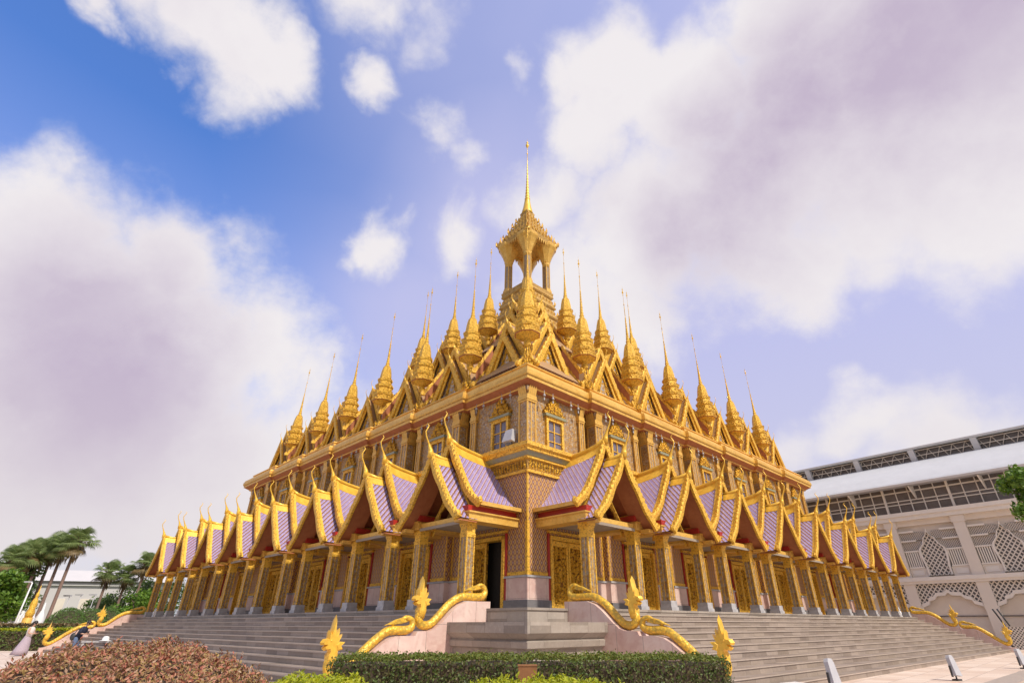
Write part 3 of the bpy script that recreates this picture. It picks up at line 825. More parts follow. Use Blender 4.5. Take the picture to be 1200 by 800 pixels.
tc=col.build('tower_column',[M['mosaic_column'],M['gold_pale']],temple,(C-1.28,C-1.28,0))
for sx,sy,rz in ((1,-1,PI/2),(1,1,PI),(-1,1,-PI/2)): dup(tc,temple,(C+1.28*sx,C+1.28*sy,0),rz)
mb=MB()
sweep(mb,T,[(.0,33.9),(.9,34.0),(1.05,34.1),(1.18,34.55),(1.0,34.75),(.8,35.0),(.62,35.2),(.70,35.5),(.62,35.7),(.30,36.0),(.36,36.35),(.25,36.5),(.0,36.75),(.06,37.05),(-.06,37.2),(-.28,37.4),(-.2,37.75),(-.34,37.9),(-.5,38.4),(-.46,38.7),(-.6,39.0)])
mb.box(C-1.5,C+1.5,C-1.5,C+1.5,33.86,33.99)
tr=mb.build('tower_roof',M['gold_old'],temple)
mb=MB()
for k in range(6):
    pass
for d,z0,hh,n in tuple((1.42-.155*k+.14,21.58+1.18*k,.34,9) for k in range(6))+((1.14,34.5,.42,9),(.70,35.3,.5,8),(.34,36.2,.5,6),(.06,36.95,.45,5),(-.2,37.65,.4,4)):
    q=1+d
    for a in range(4):
        c,s=[(1,0),(0,1),(-1,0),(0,-1)][a]
        for j in range(n+1):
            v=-q+2*q*j/n; w=q*.75/n
            P=lambda u,v_,z_:(C+u*c-v_*s,C+u*s+v_*c,z_)
            k=1.5 if j in (0,n) else 1
            mb.add([P(q-.02,v-w,z0),P(q-.02,v+w,z0),P(q+.07,v+w*.8,z0+hh*.45*k),P(q+.03,v,z0+hh*k),P(q+.07,v-w*.8,z0+hh*.45*k),P(q-.12,v,z0)],[(0,1,2,3,4),(1,5,3,2),(5,0,4,3)])
    # hanging fringe below each eave
    if d==1.14:
        for a in range(4):
            c,s=[(1,0),(0,1),(-1,0),(0,-1)][a]
            for j in range(14):
                v=-q+.1+2*(q-.1)*(j+.5)/14; P=lambda u,v_,z_:(C+u*c-v_*s,C+u*s+v_*c,z_)
                mb.add([P(q-.06,v-.11,34.2),P(q-.06,v+.11,34.2),P(q-.08,v,33.75)],[(0,1,2)])
            # scalloped arches between the columns
            for j in range(10):
                v0=-1.1+2.2*j/10; v1=v0+.22; f=lambda v:32.9+.95*(1-(abs(v)/1.1)**1.6)
                P=lambda u,v_,z_:(C+u*c-v_*s,C+u*s+v_*c,z_)
                mb.add([P(1.28,v0,33.95),P(1.28,v1,33.95),P(1.28,v1,f(v1)),P(1.28,(v0+v1)/2,f((v0+v1)/2)-.18),P(1.28,v0,f(v0))],[(0,1,2,3,4)])
mb.build('antefix_leaves',M['gold_pale'],tr,recalc=False)
mb=MB()
pr=[(.62,38.7),(.58,39.0),(.44,39.6),(.33,40.3),(.27,40.8),(.30,40.85),(.26,40.95)]
z=41.0;r=.25
for k in range(12):
    pr+=[(r*.75,z+.12),(r,z+.22),(r*.92,z+.32)]; z+=.42; r*=.88
pr+=[(.04,z+.2),(.03,47.6),(.09,47.7),(.03,47.85),(.025,48.6),(.16,48.9),(.19,49.1),(.03,49.3),(.13,49.5),(.02,49.7),(.003,50.2)]
mb.lathe(pr,10,(C,C,0)); mb.build('tower_spire',M['gold_smooth'],temple)
# stack of stepped roof ends on the left shoulder of the tower
mb=MB()
for k in range(5):
    s=1-.1*k
    P=[(0,0),(.8*s,0),(.95*s,.35),(.55*s,.3),(.3*s,.75),(.05,1.15),(-.05,.7)]
    for sx,oy in ((1,0),):
        ox=C-2.2+.28*k; oy=C+2.1-.22*k
        mb.puff([(-(u)*.9,z_+20.2+1.45*k) for u,z_ in P],0,.16,.8)
        n=len(P)*3
        mb.v[-n:]=[(ox+x*R2+y*R2,oy-x*R2+y*R2,z_) for x,y,z_ in mb.v[-n:]]
mb.build('roof_end',M['gold_carved'],temple)
# ------------------------------------------------------------------ serpent balustrades
def wpt(a,b,z=0): return ((a-b)*R2,20+(a+b)*R2,z)
def make_naga(name,label,loc,rz,sh):
    root=empty(name,loc,rz); tag(root,label,'balustrade','serpent balustrades beside the stairs')
    W=[(.9,0),(1.88,0),(7.15,0),(7.15,.26),(6.95,.28),(6.6,.42),(6.2,.72),(5.9,.97),(5.6,1.18),(5.40,1.28),(5.15,1.32),(4.64,1.32),(4.58,1.43),(4.15,1.44),(3.95,1.50),(3.73,1.66),(3.35,1.98),(3.1,2.14),(2.8,2.235),(1.88,2.245),(1.88,1.95),(.9,1.95)]
    mb=MB(); mb.prism([(w+sh,z) for w,z in W],-.24,.24); mb.build('marble_wall',M['pink_marble'],root)
    mb=MB()
    top=[p for p in W if p[1]>.2 and p[0]>=1.88]
    for k in range(2):
        body=[[(2.75,2.52),(2.45,2.60),(2.15,2.72),(1.98,2.66),(1.93,2.52),(2.02,2.40),(2.3,2.37),(2.8,2.37),(3.1,2.29),(3.4,2.11),(3.75,1.80),(3.98,1.62),(4.2,1.57),(4.36,1.62),(4.43,1.76),(4.38,1.92)],
              [(5.3,1.58),(5.05,1.68),(4.85,1.77),(4.66,1.72),(4.62,1.58),(4.72,1.48),(4.95,1.45),(5.2,1.46),(5.45,1.42),(5.7,1.27),(6.0,1.04),(6.35,.74),(6.6,.54),(6.8,.47),(6.95,.55),(7.0,.70),(6.96,.86)]][k]
        # smooth the path
        P=[Vector((w+sh,0,z)) for w,z in body]
        Q=[]
        for i in range(len(P)-1):
            p0,p1,p2,p3=P[max(i-1,0)],P[i],P[i+1],P[min(i+2,len(P)-1)]
            for t in (0,.33,.67):
                Q.append(.5*((2*p1)+(p2-p0)*t+(2*p0-5*p1+4*p2-p3)*t*t+(3*p1-p0-3*p2+p3)*t**3))
        Q.append(P[-1]); n=len(Q)
        rad=[.03+.088*min(1,i/(n*.33)) for i in range(n)]
        mb=MB(); mb.tube(Q,rad,10)
        # curled tail flame filling the loop
        w0,z0=body[2][0]+sh,body[2][1]
        mb.puff([(w0-.1,z0-.10),(w0+.15,z0-.16),(w0+.7,z0-.2),(w0+.35,z0-.05),(w0+.05,z0+.02)],0,.06)
        sb=mb.build('serpent_body',M['serpent_gold'],root)
        hw,hz=body[-1][0]+sh,body[-1][1]
        H=[(-.12,-.1),(-.17,.10),(-.15,.22),(-.27,.34),(-.15,.36),(-.24,.56),(-.12,.48),(-.14,.70),(-.02,.58),(.02,1.02),(.11,.58),(.17,.66),(.17,.46),(.30,.44),(.36,.36),(.33,.30),(.20,.31),(.29,.22),(.22,.17),(.10,.19),(.07,.10),(.13,.0),(.12,-.12)]
        hm=MB(); hm.puff([(hw+x*.95,hz+z*.95) for x,z in H],0,.115,.80)
        hm.ball((hw+.10,-.10,hz+.38),.035,6,4); hm.ball((hw+.10,.10,hz+.38),.035,6,4)
        # chest and neck swelling
        hm.tube([(hw+.02,0,hz-.14),(hw-.04,0,hz+.05),(hw-.03,0,hz+.2),(hw+.05,0,hz+.34),(hw+.24,0,hz+.36)],[.14,.145,.12,.11,.05],8)
        for sy in (-1,1):
            hm.puff([(hw-.1+x*.7,hz+.15+z*.7) for x,z in ((0,0),(-.2,.05),(-.12,.16),(-.26,.28),(-.05,.3),(.08,.2))],sy*.11,.03)
        hm.build('serpent_head',M['gold_smooth'],sb)
    return root
make_naga('serpent_balustrade','gold serpents on the pink marble stair wall left of the grey stone plinth',wpt(0,.05),PI/4+PI,0)
make_naga('serpent_balustrade','gold serpents on the pink marble stair wall right of the grey stone plinth',wpt(.05,0),-PI/4,0)
make_naga('serpent_balustrade','distant gold serpents on stair wall before the white lattice hall',wpt(36.25,0),-PI/4,2.0)
make_naga('serpent_balustrade','distant gold serpents on stair wall beside the round clipped domes',wpt(0,36.25),PI/4+PI,2.0)

# ------------------------------------------------------------------ ground
def ground_mat():
    t=NT('paving',.6); x=t.xyz(); n=t.noise(.5,7,.62); n2=t.noise(9,4,.6); n3=t.noise(.08,4)
    # paving laid square to the temple
    u=t.math('MULTIPLY',t.math('ADD',x[0],x[1]),R2/.8); v=t.math('MULTIPLY',t.math('SUBTRACT',x[1],x[0]),R2/.8)
    fu=t.math('FRACT',u); fv=t.math('FRACT',v)
    j=t.math('MAXIMUM',t.math('LESS_THAN',fu,.02),t.math('LESS_THAN',fv,.02))
    fl=t.n('ShaderNodeCombineXYZ'); t.put(fl.inputs[0],t.math('FLOOR',u)); t.put(fl.inputs[1],t.math('FLOOR',v))
    wn=t.n('ShaderNodeTexWhiteNoise'); t.put(wn.inputs['Vector'],fl.outputs[0])
    c=t.mix(t.ramp(n,.3,.7),(.74,.60,.50),(.64,.50,.42)); c=t.mix(t.ramp(n2,.5,.8,0,.4),c,(.78,.66,.57))
    c=t.mix(.3,c,wn.outputs['Value'],'SOFT_LIGHT'); c=t.mix(t.ramp(n3,.5,.7,0,.35),c,(.36,.30,.27))
    t.base(t.mix(j,c,(.28,.22,.2))); t.bump(t.math('SUBTRACT',n2,j),.3,.006); M['paving']=t.mat
    t=NT('grass_ground',.8); n=t.noise(.7,6); n2=t.noise(30,3); t.base(t.mix(n,(.05,.08,.02),(.09,.11,.035))); t.bump(n2,.6,.03); M['grass_ground']=t.mat
ground_mat()
mb=MB(); mb.add([(-1500,-1500,0),(1500,-1500,0),(1500,1500,0),(-1500,1500,0)],[(0,1,2,3)])
tag(mb.build('ground',M['grass_ground'],None,(0,0,-.008),recalc=False),kind='structure')
mb=MB()
def rr_(pts): mb.add([(x,y,0) for x,y in pts],[list(range(len(pts)))])
rr_([(-60,-20),(60,-20),(60,75),(-60,75)])
tag(mb.build('pavement',M['paving'],None,(0,0,0),recalc=False),kind='structure')
mb=MB()
# low darker stone border strip parallel to the right stair
a0=[wpt(4,-10.6),wpt(44,-12.4),wpt(44,-13.1),wpt(4,-11.3)]
mb.add([(p[0],p[1],.07) for p in a0]+[(p[0],p[1],-.02) for p in a0],[(0,1,2,3),(0,4,5,1),(3,2,6,7)])
tag(mb.build('kerb',M['step_nosing'],None,recalc=False),kind='structure')

# ------------------------------------------------------------------ foliage
def leaf_cloud(mb,pts_fn,n,size,rng,mi=0,asp=.55,up=None):
    for _ in range(n):
        p,nr=pts_fn(rng)
        s=size*rng.uniform(.6,1.3)
        d=Vector((rng.gauss(0,1),rng.gauss(0,1),rng.gauss(0,1)))
        if nr is not None: d=d*.75+nr*1.0
        if up: d=d+Vector((0,0,up))
        d.normalize()
        a=d.cross(Vector((rng.gauss(0,1),rng.gauss(0,1),rng.gauss(0,1)))).normalized(); b=d.cross(a)
        p=Vector(p); a=a*s; b=b*s*asp; k=d*s*.15
        mb.add([p-a,p-b+k,p+a,p+b+k],[(0,1,2),(0,2,3)],mi)
def hedge(name,label,x0,x1,y0,y1,z1,loc,rz,n,leafsz,mats,cat='hedge',group=None,wob=.05,ytop=None):
    rng=random.Random(hash(label)%1000 if False else len(label)*7)
    mb=MB(); e=.07; mb.box(x0+e,x1-e,y0+e,y1-e,0,z1-e,1)
    A=[((x1-x0)*z1,0),((x1-x0)*z1*.6,1),((y1-y0)*z1,2),((y1-y0)*z1,3),((x1-x0)*(y1-y0),4)]
    tot=sum(a for a,_ in A)
    def bumpf(x,y): return wob*(math.sin(x*5.1)+math.sin(x*11.3+1)*.6+math.sin(y*9.1)*.6)*.5
    for ar,k in A:
        def fn(r):
            u,v,w=r.random(),r.random(),r.gauss(0,.035)
            X=x0+(x1-x0)*u; Y=y0+(y1-y0)*v; Z=z1*v
            if k==0: return (X,y0+w+bumpf(X,Z),Z),Vector((0,-1,.2))
            if k==1: return (X,y1+w,Z),Vector((0,1,.2))
            if k==2: return (x0+w,y0+(y1-y0)*u,Z),Vector((-1,0,.2))
            if k==3: return (x1+w,y0+(y1-y0)*u,Z),Vector((1,0,.2))
            return (X,Y,z1+abs(w)*1.2+bumpf(X,Y)*.8),Vector((0,0,1))
        leaf_cloud(mb,fn,int(n*ar/tot),leafsz,rng,2 if k==4 else 0)
    for _ in range(int((x1-x0)*22)):
        x=rng.uniform(x0,x1); y=rng.uniform(y0,y1); z=z1+bumpf(x,y)*.8; h=rng.uniform(.02,.09)
        for j in range(5):
            a=rng.uniform(0,6.28); p=Vector((x,y,z+h*j/4)); d=Vector((math.cos(a),math.sin(a),.7)).normalized(); s_=Vector((-math.sin(a),math.cos(a),0))*leafsz*.5
            mb.add([p,p+d*leafsz+s_,p+d*leafsz*2,p+d*leafsz-s_],[(0,1,2,3)],2)
    o=mb.build(name,mats,None,loc,rz,recalc=False)
    if cat: tag(o,label,cat,group)
    return o
hedge('clipped_hedge','dark clipped hedge right in front of the grey stone corner plinth',-3.72,3.72,0,1.5,1.0,(.03,11.25,0),0,30000,.030,[M['leaf_hedge'],M['dark_core'],M['leaf_hedge_top']],wob=.03)
hedge('clipped_hedge','low clipped hedge with yellow top behind the woman at far left',-16,0,0,2.2,1.22,(-33.4,41.4,0),0,7000,.10,[M['leaf_hedge'],M['dark_core'],M['leaf_yellow']],group=None)
hedge('clipped_hedge','short clipped hedge with yellow top between the woman and the serpent wall',0,1.5,0,1.6,1.26,(-33.3,41.0,0),0,1400,.10,[M['leaf_hedge'],M['dark_core'],M['leaf_yellow']],group=None)
hedge('clipped_hedge','thin flat topped hedge under the palm trunks at far left',-14,8,0,1.5,1.5,(-39,48.5,0),0,5000,.13,[M['leaf_tree'],M['dark_core'],M['leaf_dry']],group=None)

def mound(name,x0,x1,y0,y1,zf,n,size,mats,label=None,cat=None,kind=None,seed=1,up=.3,core=1,shoots=0):
    rng=random.Random(seed); mb=MB(); cx,cy=(x0+x1)/2,(y0+y1)/2; N=14
    P=[[(x0+(x1-x0)*i/N,y0+(y1-y0)*j/N) for i in range(N+1)] for j in range(N+1)]
    if core:
        vs=[(x,y,max(0,zf(x,y)-.09)) for r in P for x,y in r]
        mb.add(vs,[(j*(N+1)+i,j*(N+1)+i+1,(j+1)*(N+1)+i+1,(j+1)*(N+1)+i) for j in range(N) for i in range(N)],1)
    def fn(r):
        for _ in range(30):
            x=r.uniform(x0,x1); y=r.uniform(y0,y1); z=zf(x,y)
            if z>.12: break
        z=z*(1-abs(r.gauss(0,.10))) if r.random()<.75 else z*r.uniform(.35,1)
        return (x,y,z+r.uniform(-.03,.08)),Vector(((x-cx)*.4,(y-cy)*.4-.3,.6))
    leaf_cloud(mb,fn,n,size,rng,0,.42,up)
    for _ in range(shoots):
        x=rng.uniform(x0,x1); y=rng.uniform(y0,y1); z=zf(x,y)
        if z<.5: continue
        h=rng.uniform(.04,.15); tx,ty=rng.gauss(0,.04),rng.gauss(0,.04)
        for j in range(9):
            t_=j/8; a=rng.uniform(0,6.28); p=Vector((x+tx*t_,y+ty*t_,z-.03+h*t_)); d=Vector((math.cos(a),math.sin(a),.9)).normalized(); s_=Vector((-math.sin(a),math.cos(a),0))
            q=p+d*size*2.2
            mb.add([p,p+d*size*1.1+s_*size*.45,q,p+d*size*1.1-s_*size*.45],[(0,1,2,3)],0)
    o=mb.build(name,mats,None,recalc=False); tag(o,label,cat,None,kind); return o
def zred(x,y):
    u=(x+5.65)/2.32; v=(y-8.3)/1.7
    d=1-(abs(u)**2.6+abs(v)**2.6)
    if d<=0: return 0
    b=.05*math.sin(x*3.1+y*2)+.04*math.sin(x*6.7-y*3)+.03*math.sin(x*11+y*7)+.10*math.exp(-((x+5.75)/.7)**2)+.05*math.exp(-((x+4.4)/.4)**2)
    return 1.28*min(1,d**.40)+b-.05-.22*min(1,max(0,(-5.95-x)/.75))
mound('red_leaf_shrub',-8.0,-3.5,6.5,10.1,zred,42000,.030,[M['leaf_red'],M['dark_core']],'wide bush of reddish brown leaves filling the lower left corner','shrub',seed=3,shoots=420)
def zy(c,rx,ry,h):
    def f(x,y):
        d=1-((abs(x-c[0])/rx)**3+(abs(y-c[1])/ry)**3)
        return 0 if d<=0 else h*min(1,d**.3)+.025*math.sin(x*7+y*5)+.02*math.sin(x*15)
    return f
mound('yellow_groundcover',-3.9,-2.05,7.6,9.4,zy((-2.98,8.5),.95,.9,.93),6500,.035,[M['leaf_yellow'],M['dark_core']],kind='stuff',seed=4,shoots=14)
mound('yellow_groundcover',-1.35,1.75,7.5,9.3,zy((.2,8.4),1.55,.9,.90),9000,.035,[M['leaf_yellow'],M['dark_core']],kind='stuff',seed=5,shoots=18)
mound('yellow_groundcover',-9.4,-7.7,7.6,9.6,zy((-8.5,8.5),.9,1.0,1.0),4000,.04,[M['leaf_yellow'],M['dark_core']],kind='stuff',seed=6)
# brown wooden box light on a post before the hedge
bl=MB(); bl.box(-.155,.155,-.11,.11,.72,.985,0); bl.box(-.165,.165,-.12,.12,.985,1.0,0); bl.box(-.03,.03,-.03,.03,0,.72,0)
tag(bl.build('garden_box',M['wood_brown'],None,(.0,10.3,0),.05),'brown wooden box on a post before the dark clipped hedge','box')

def tree(name,label,loc,h,crown,n,size,mats,seed,cat='tree',trunk_r=.25,clumps=26,group=None,lean=(0,0)):
    rng=random.Random(seed); root=empty(name,loc); tag(root,label,cat,group)
    t=MB(); t.tube([(0,0,-.1),(lean[0]*.2,lean[1]*.2,h*.25),(lean[0]*.6,lean[1]*.6,h*.55),(lean[0],lean[1],h*.8)],[trunk_r,trunk_r*.8,trunk_r*.6,trunk_r*.25],8)
    C=[]
    for k in range(clumps):
        a=rng.uniform(0,2*PI); e=rng.uniform(-.6,1); rr=rng.uniform(.45,1)
        C.append(Vector((lean[0]+crown[0]*rr*math.cos(a)*math.sqrt(max(0,1-e*e*.7)),lean[1]+crown[1]*rr*math.sin(a)*math.sqrt(max(0,1-e*e*.7)),h-crown[2]+crown[2]*e)))
    for c in C[::2]:
        m=Vector((lean[0]*.5,lean[1]*.5,h*.45)); t.tube([m,m.lerp(c,.5)+Vector((0,0,.1*h)),c],[trunk_r*.4,trunk_r*.22,trunk_r*.08],5)
    t.build('trunk',M['bark'],root)
    mb=MB(); cr=min(crown)*.42
    def fn(r):
        c=C[r.randrange(len(C))]; d=Vector((r.gauss(0,1),r.gauss(0,1),r.gauss(0,.8))).normalized()
        return c+d*cr*(r.random()**.45)*Vector((1,1,.75)).length/1.6,d
    leaf_cloud(mb,fn,n,size,rng,0,.6)
    mb.build('crown',mats,root,recalc=False); return root
def palm_meshes(seed):
    rng=random.Random(seed); c=MB()
    for k in range(60):
        a=rng.uniform(0,2*PI); e=rng.uniform(-.7,1.4); dry=e<-.5
        L=rng.uniform(.3,1.0); d=Vector((math.cos(a)*math.cos(e),math.sin(a)*math.cos(e),math.sin(e)))
        tip=d*L; side=d.cross(Vector((0,0,1))).normalized(); up=side.cross(d)
        c.tube([(0,0,0),tip*.5+Vector((0,0,.04)),tip],[.03,.02,.015],4,1)
        nf=15; R=rng.uniform(.6,.95)
        for j in range(nf):
            w=-1.25+2.5*j/(nf-1); dr=d*math.cos(w)+side*math.sin(w)
            p=tip; q=tip+dr*R*.6+up*.05; r_=tip+dr*R+Vector((0,0,-.22*R-.1*abs(w)))
            wd=dr.cross(up).normalized()*.035*R*1.3
            c.add([p,q+wd,r_,q-wd],[(0,1,2,3)],1 if dry else 0)
    # skirt of hanging dead fans
    for k in range(40):
        a=rng.uniform(0,2*PI); z=rng.uniform(-1.3,-.15); r=rng.uniform(.15,.5)
        p=Vector((.08*math.cos(a),.08*math.sin(a),z+.5)); q=Vector((r*math.cos(a),r*math.sin(a),z)); s=Vector((-math.sin(a),math.cos(a),0))*.08
        c.add([p,q+s,q+Vector((0,0,-.4)),q-s],[(0,1,2,3)],1)
    return c
PM=None
def palm(label,X,Y,h,s,seed,group):
    global PM
    root=empty('fan_palm',(X,Y,0)); tag(root,label,'palm tree',group)
    t=MB(); t.tube([(0,0,-.1),(.05,0,h*.3),(.0,.05,h*.7),(0,0,h-.1)],[.24,.19,.17,.15],8); t.build('trunk',M['bark_palm'],root)
    o=palm_meshes(seed).build('crown',[M['leaf_palm'],M['leaf_dry']],root,(0,0,h),random.Random(seed).uniform(0,6),recalc=False); o.scale=(s,s,s)
G='fan palms at far left'
def gx(px,d): return (px-618)*d/600
for px,Y,top,s,lab in ((22,66,8.2,1.35,'fan palm at far left, lowest crown and nearest the broad tree'),(38,68,9.0,1.4,'fan palm second from the left in the far left clump'),(50,70,9.4,1.4,'fan palm third from the left in the far left clump'),(62,72,10.2,1.5,'fan palm fourth from the left in the far left clump'),(74,70,10.0,1.4,'fan palm second from the right in the far left clump'),(87,70,10.7,1.55,'tallest fan palm, rightmost of the far left clump')):
    palm(lab,gx(px,Y*.875+4),Y,top,s,int(px*3),G)
for px,Y,top,s,lab in ((126,84,8.3,1.4,'smaller fan palm standing alone right of the clipped domes'),(148,86,7.8,1.4,'fan palm with brownish crown left of the temple end column'),(166,86,9.6,1.5,'tall fan palm just left of the temple end column'),(186,90,10.2,1.6,'fan palm partly hidden behind the temple end portico')):
    palm(lab,gx(px,Y*.875+3),Y,top,s,int(px*3)+1,'fan palms beside the temple end')
def bush_tree(px,Y,h,cr,lab,seed,n=2600,mats='leaf_tree'):
    tree('broadleaf_tree',lab,(gx(px,Y*.875+1),Y,0),h,cr,n,.20,M[mats],seed,'tree',.22)
bush_tree(-14,58,5.9,(2.3,3,2.3),'broad green tree at the left picture edge behind the lamp post',11,5200,'leaf_bright')
bush_tree(-4,70,8.6,(3.0,3,2.4),'taller dark tree cut by the left picture edge',12,4200)
bush_tree(0,90,7.6,(4.0,4,2.6),'dark tree behind the far left palm trunks',13,3000)
bush_tree(142,92,6.8,(4.2,4,2.8),'dark bushy tree behind the small lone palm',14)
bush_tree(160,80,5.4,(2.6,3,2.0),'light green tree low beside the temple end',15,2600,'leaf_bright')
bush_tree(178,95,8.0,(4.6,4,3.2),'dark tree rising behind the temple end column',16)
bush_tree(120,100,5.2,(3.5,3,2.2),'low dark tree between the domes and the lone palm',17)
def dome(px,Y,r,h,lab,seed):
    rng=random.Random(seed); mb=MB(); mb.ball((0,0,0),(r*.93,r*.93,h*.95),14,8,1)
    def fn(rg):
        d=Vector((rg.gauss(0,1),rg.gauss(0,1),abs(rg.gauss(0,1)))).normalized(); k=1+rg.gauss(0,.02)
        return (d.x*r*k,d.y*r*k,d.z*h*k),d
    leaf_cloud(mb,fn,7000,.06,rng)
    tag(mb.build('clipped_dome_shrub',[M['leaf_dome'],M['dark_core']],None,(gx(px,Y*.875+.7),Y,0),recalc=False),lab,'shrub','clipped dome shrubs at far left')
dome(83,57,2.0,3.0,'round clipped dome bush, leftmost of the three at far left',31)
dome(107,59,2.1,3.0,'round clipped dome bush in the middle of the three at far left',32)
dome(128,61,1.9,3.1,'round clipped dome bush nearest the temple stairs',33)
# bright branch reaching in at the right edge
tree('broadleaf_tree','bright green tree reaching in at the right picture edge before the white hall',(12.15,12,0),4.75,(.95,.95,.58),8000,.05,M['leaf_bright'],51,'tree',.16,26)
tree('small_bush','small bright green bush at the foot of the white hall',(37.4,40.6,0),1.5,(.9,.9,.7),1200,.10,M['leaf_bright'],52,'bush',.05,12)

# ------------------------------------------------------------------ white lattice hall at right
HX,HY=31.59*1.12,41.57*1.12
hall=empty('lattice_hall',(HX,HY,0),math.atan2(-.766,.643))
tag(hall,'pale grey hall with lattice arches and a curved white metal roof at right','building')
plain('hall_wall',(.80,.72,.63),(.73,.65,.57),.7,.6,.2,.02)
plain('hall_white',(.84,.78,.71),(.78,.72,.65),.55,2,.2,.01)
plain('hall_beige',(.74,.66,.57),(.66,.58,.50),.75,1.2,.2,.02)
plain('hall_roof',(.62,.62,.64),(.56,.56,.58),.4,1.2,.15,.01)
plain('hall_dark',(.12,.105,.10),(.17,.15,.145),.3,2)
def lat(name,sx,sz,th,c1,c2,diag=True):
    t=NT(name,.6); x=t.xyz()
    u=t.math('MULTIPLY',x[0],1/sx); v=t.math('MULTIPLY',x[2],1/sz)
    if diag: p=t.math('FRACT',t.math('ADD',u,v)); q=t.math('FRACT',t.math('SUBTRACT',u,v))
    else: p=t.math('FRACT',u); q=.9
    m=t.math('LESS_THAN',p,th) if not diag else t.math('MAXIMUM',t.math('LESS_THAN',p,th),t.math('LESS_THAN',q,th))
    t.base(t.mix(m,c2,c1)); t.bump(m,1.,.08); M[name]=t.mat
lat('lattice_open',.34,.40,.34,(.72,.65,.57),(.09,.08,.075))
lat('lattice_fine',.16,.18,.42,(.62,.55,.48),(.12,.11,.10))
X0,X1=-34,30; PT=5.1; PX=[1.7+PT*k for k in range(-7,6)]
mb=MB(); mb.box(X0,X1,.35,12,0,10.3,0); mb.build('wall',M['hall_beige'],hall)
mb=MB()
mb.box(X0,X1,-.35,.349,4.82,5.12,0); mb.box(X0,X1,-.22,.349,4.62,4.819,0); mb.box(X0,X1,.1,.349,9.3,9.75,1); mb.box(X0,X1,-.30,.349,9.75,10.1,0); mb.box(X0,X1,-.42,.349,10.1,10.42,0)
mb.box(X0,X1,.25,.349,2.15,2.22,2)
mb.build('cornice',[M['hall_white'],M['hall_wall'],M['hall_dark']],hall)
first=None
for x in PX:
    if first is None:
        mb=MB(); mb.box(-.42,.42,-.12,.348,0,4.615,0); mb.box(-.40,.40,-.12,.348,5.125,9.74,0); mb.box(-.48,.48,-.17,.348,9.2,9.74,0); mb.box(-.47,.47,-.18,.348,0,.5,0)
        first=mb.build('pilaster',M['hall_wall'],hall,(x,0,0))
    else: dup(first,hall,(x,0,0))
def hall_bay():
    W=PT/2-.42
    # ground floor arch
    f=MB()
    A=[(-W,2.55),(-W+.06,2.85),(-1.55,3.05),(-1.45,3.32),(-1.05,3.42),(-.85,3.66),(-.25,3.70),(0,3.92),(.25,3.70),(.85,3.66),(1.05,3.42),(1.45,3.32),(1.55,3.05),(W-.06,2.85),(W,2.55)]
    A=[(x*(W/2.13),z) for x,z in A]; n=len(A)
    vs=[(x,-.05,z) for x,z in A]+[(x,-.05,z+.26) for x,z in A]+[(x,.20,z) for x,z in A]+[(x,.20,z+.26) for x,z in A]
    fs=[]
    for i in range(n-1): fs+=[(i,i+1,n+i+1,n+i),(2*n+i,3*n+i,3*n+i+1,2*n+i+1),(i,2*n+i,2*n+i+1,i+1),(n+i,n+i+1,3*n+i+1,3*n+i)]
    f.add(vs,fs,0)
    o=f.build('arch_band',M['hall_white'],hall)
    s=MB()
    for i in range(n-1):
        (xa,za),(xb,zb)=A[i],A[i+1]; s.quad((xa,.06,za+.2),(xb,.06,zb+.2),(xb,.06,4.615),(xa,.06,4.615))
    s.build('lattice_spandrel',M['lattice_open'],o,recalc=False)
    # upper storey window
    u=MB(); d=.12
    og=[(-.86,5.25),(-.86,5.9),(-1.02,7.0),(-.95,7.35),(-.58,7.75),(-.40,8.2),(-.13,8.5),(0,8.95)]
    og=og+[(-x,z) for x,z in og[-2::-1]]
    inn=[(x*.86,z-.02 if z>8.4 else z) for x,z in og]; inn[7]=(0,8.72)
    n=len(og)
    vs=[(x,d-.16,z) for x,z in og]+[(x,d-.16,z) for x,z in inn]+[(x,d+.1,z) for x,z in og]+[(x,d+.1,z) for x,z in inn]
    fs=[]
    for i in range(n-1): fs+=[(i,i+1,n+i+1,n+i),(i,2*n+i,2*n+i+1,i+1),(n+i,n+i+1,3*n+i+1,3*n+i)]
    u.add(vs,fs,0)
    for sx in (-1,1):
        for (xa,xb,za,zb) in ((.98,W,8.0,8.12),(.98,W,7.15,7.27),(.98,W,5.85,5.97),(.98,W,8.75,8.9)):
            a,b=sorted((sx*xa,sx*xb)); u.box(a,b,d-.08,d+.1,za,zb,0)
        for k in range(7):
            xx=sx*(1.06+k*(W-1.1)/6.4); u.box(xx-.045,xx+.045,d-.03,d+.08,5.975,7.145,0)
        a,b=sorted((sx*.9,sx*W)); u.box(a,b,d-.02,d+.1,5.13,5.84,1)
        a,b=sorted((sx*1.15,sx*(W-.15))); u.box(a,b,d-.06,d-.021,5.3,5.68,0)
    wn=u.build('arched_window',[M['hall_white'],M['hall_wall']],hall)
    l=MB(); l.add([(x,d,z) for x,z in inn],[list(range(n))]); l.build('lattice_panel',M['lattice_open'],wn,recalc=False)
    l=MB()
    for sx in (-1,1):
        a,b=sorted((sx*.3,sx*W)); l.box(a,b,d+.101,d+.13,7.275,7.995,0); l.box(a,b,d+.101,d+.13,8.125,8.745,0)
        a,b=sorted((sx*.5,sx*W)); l.box(a,b,d+.103,d+.16,5.85,7.14,1)
    l.build('side_panel',[M['lattice_fine'],M['hall_dark']],wn)
    return o,wn
o,wn=hall_bay()
for i,x in enumerate(PX[:-1]):
    if i==0: o.location=(x+PT/2,0,0); wn.location=(x+PT/2,0,0)
    else: dup(o,hall,(x+PT/2,0,0)); dup(wn,hall,(x+PT/2,0,0))
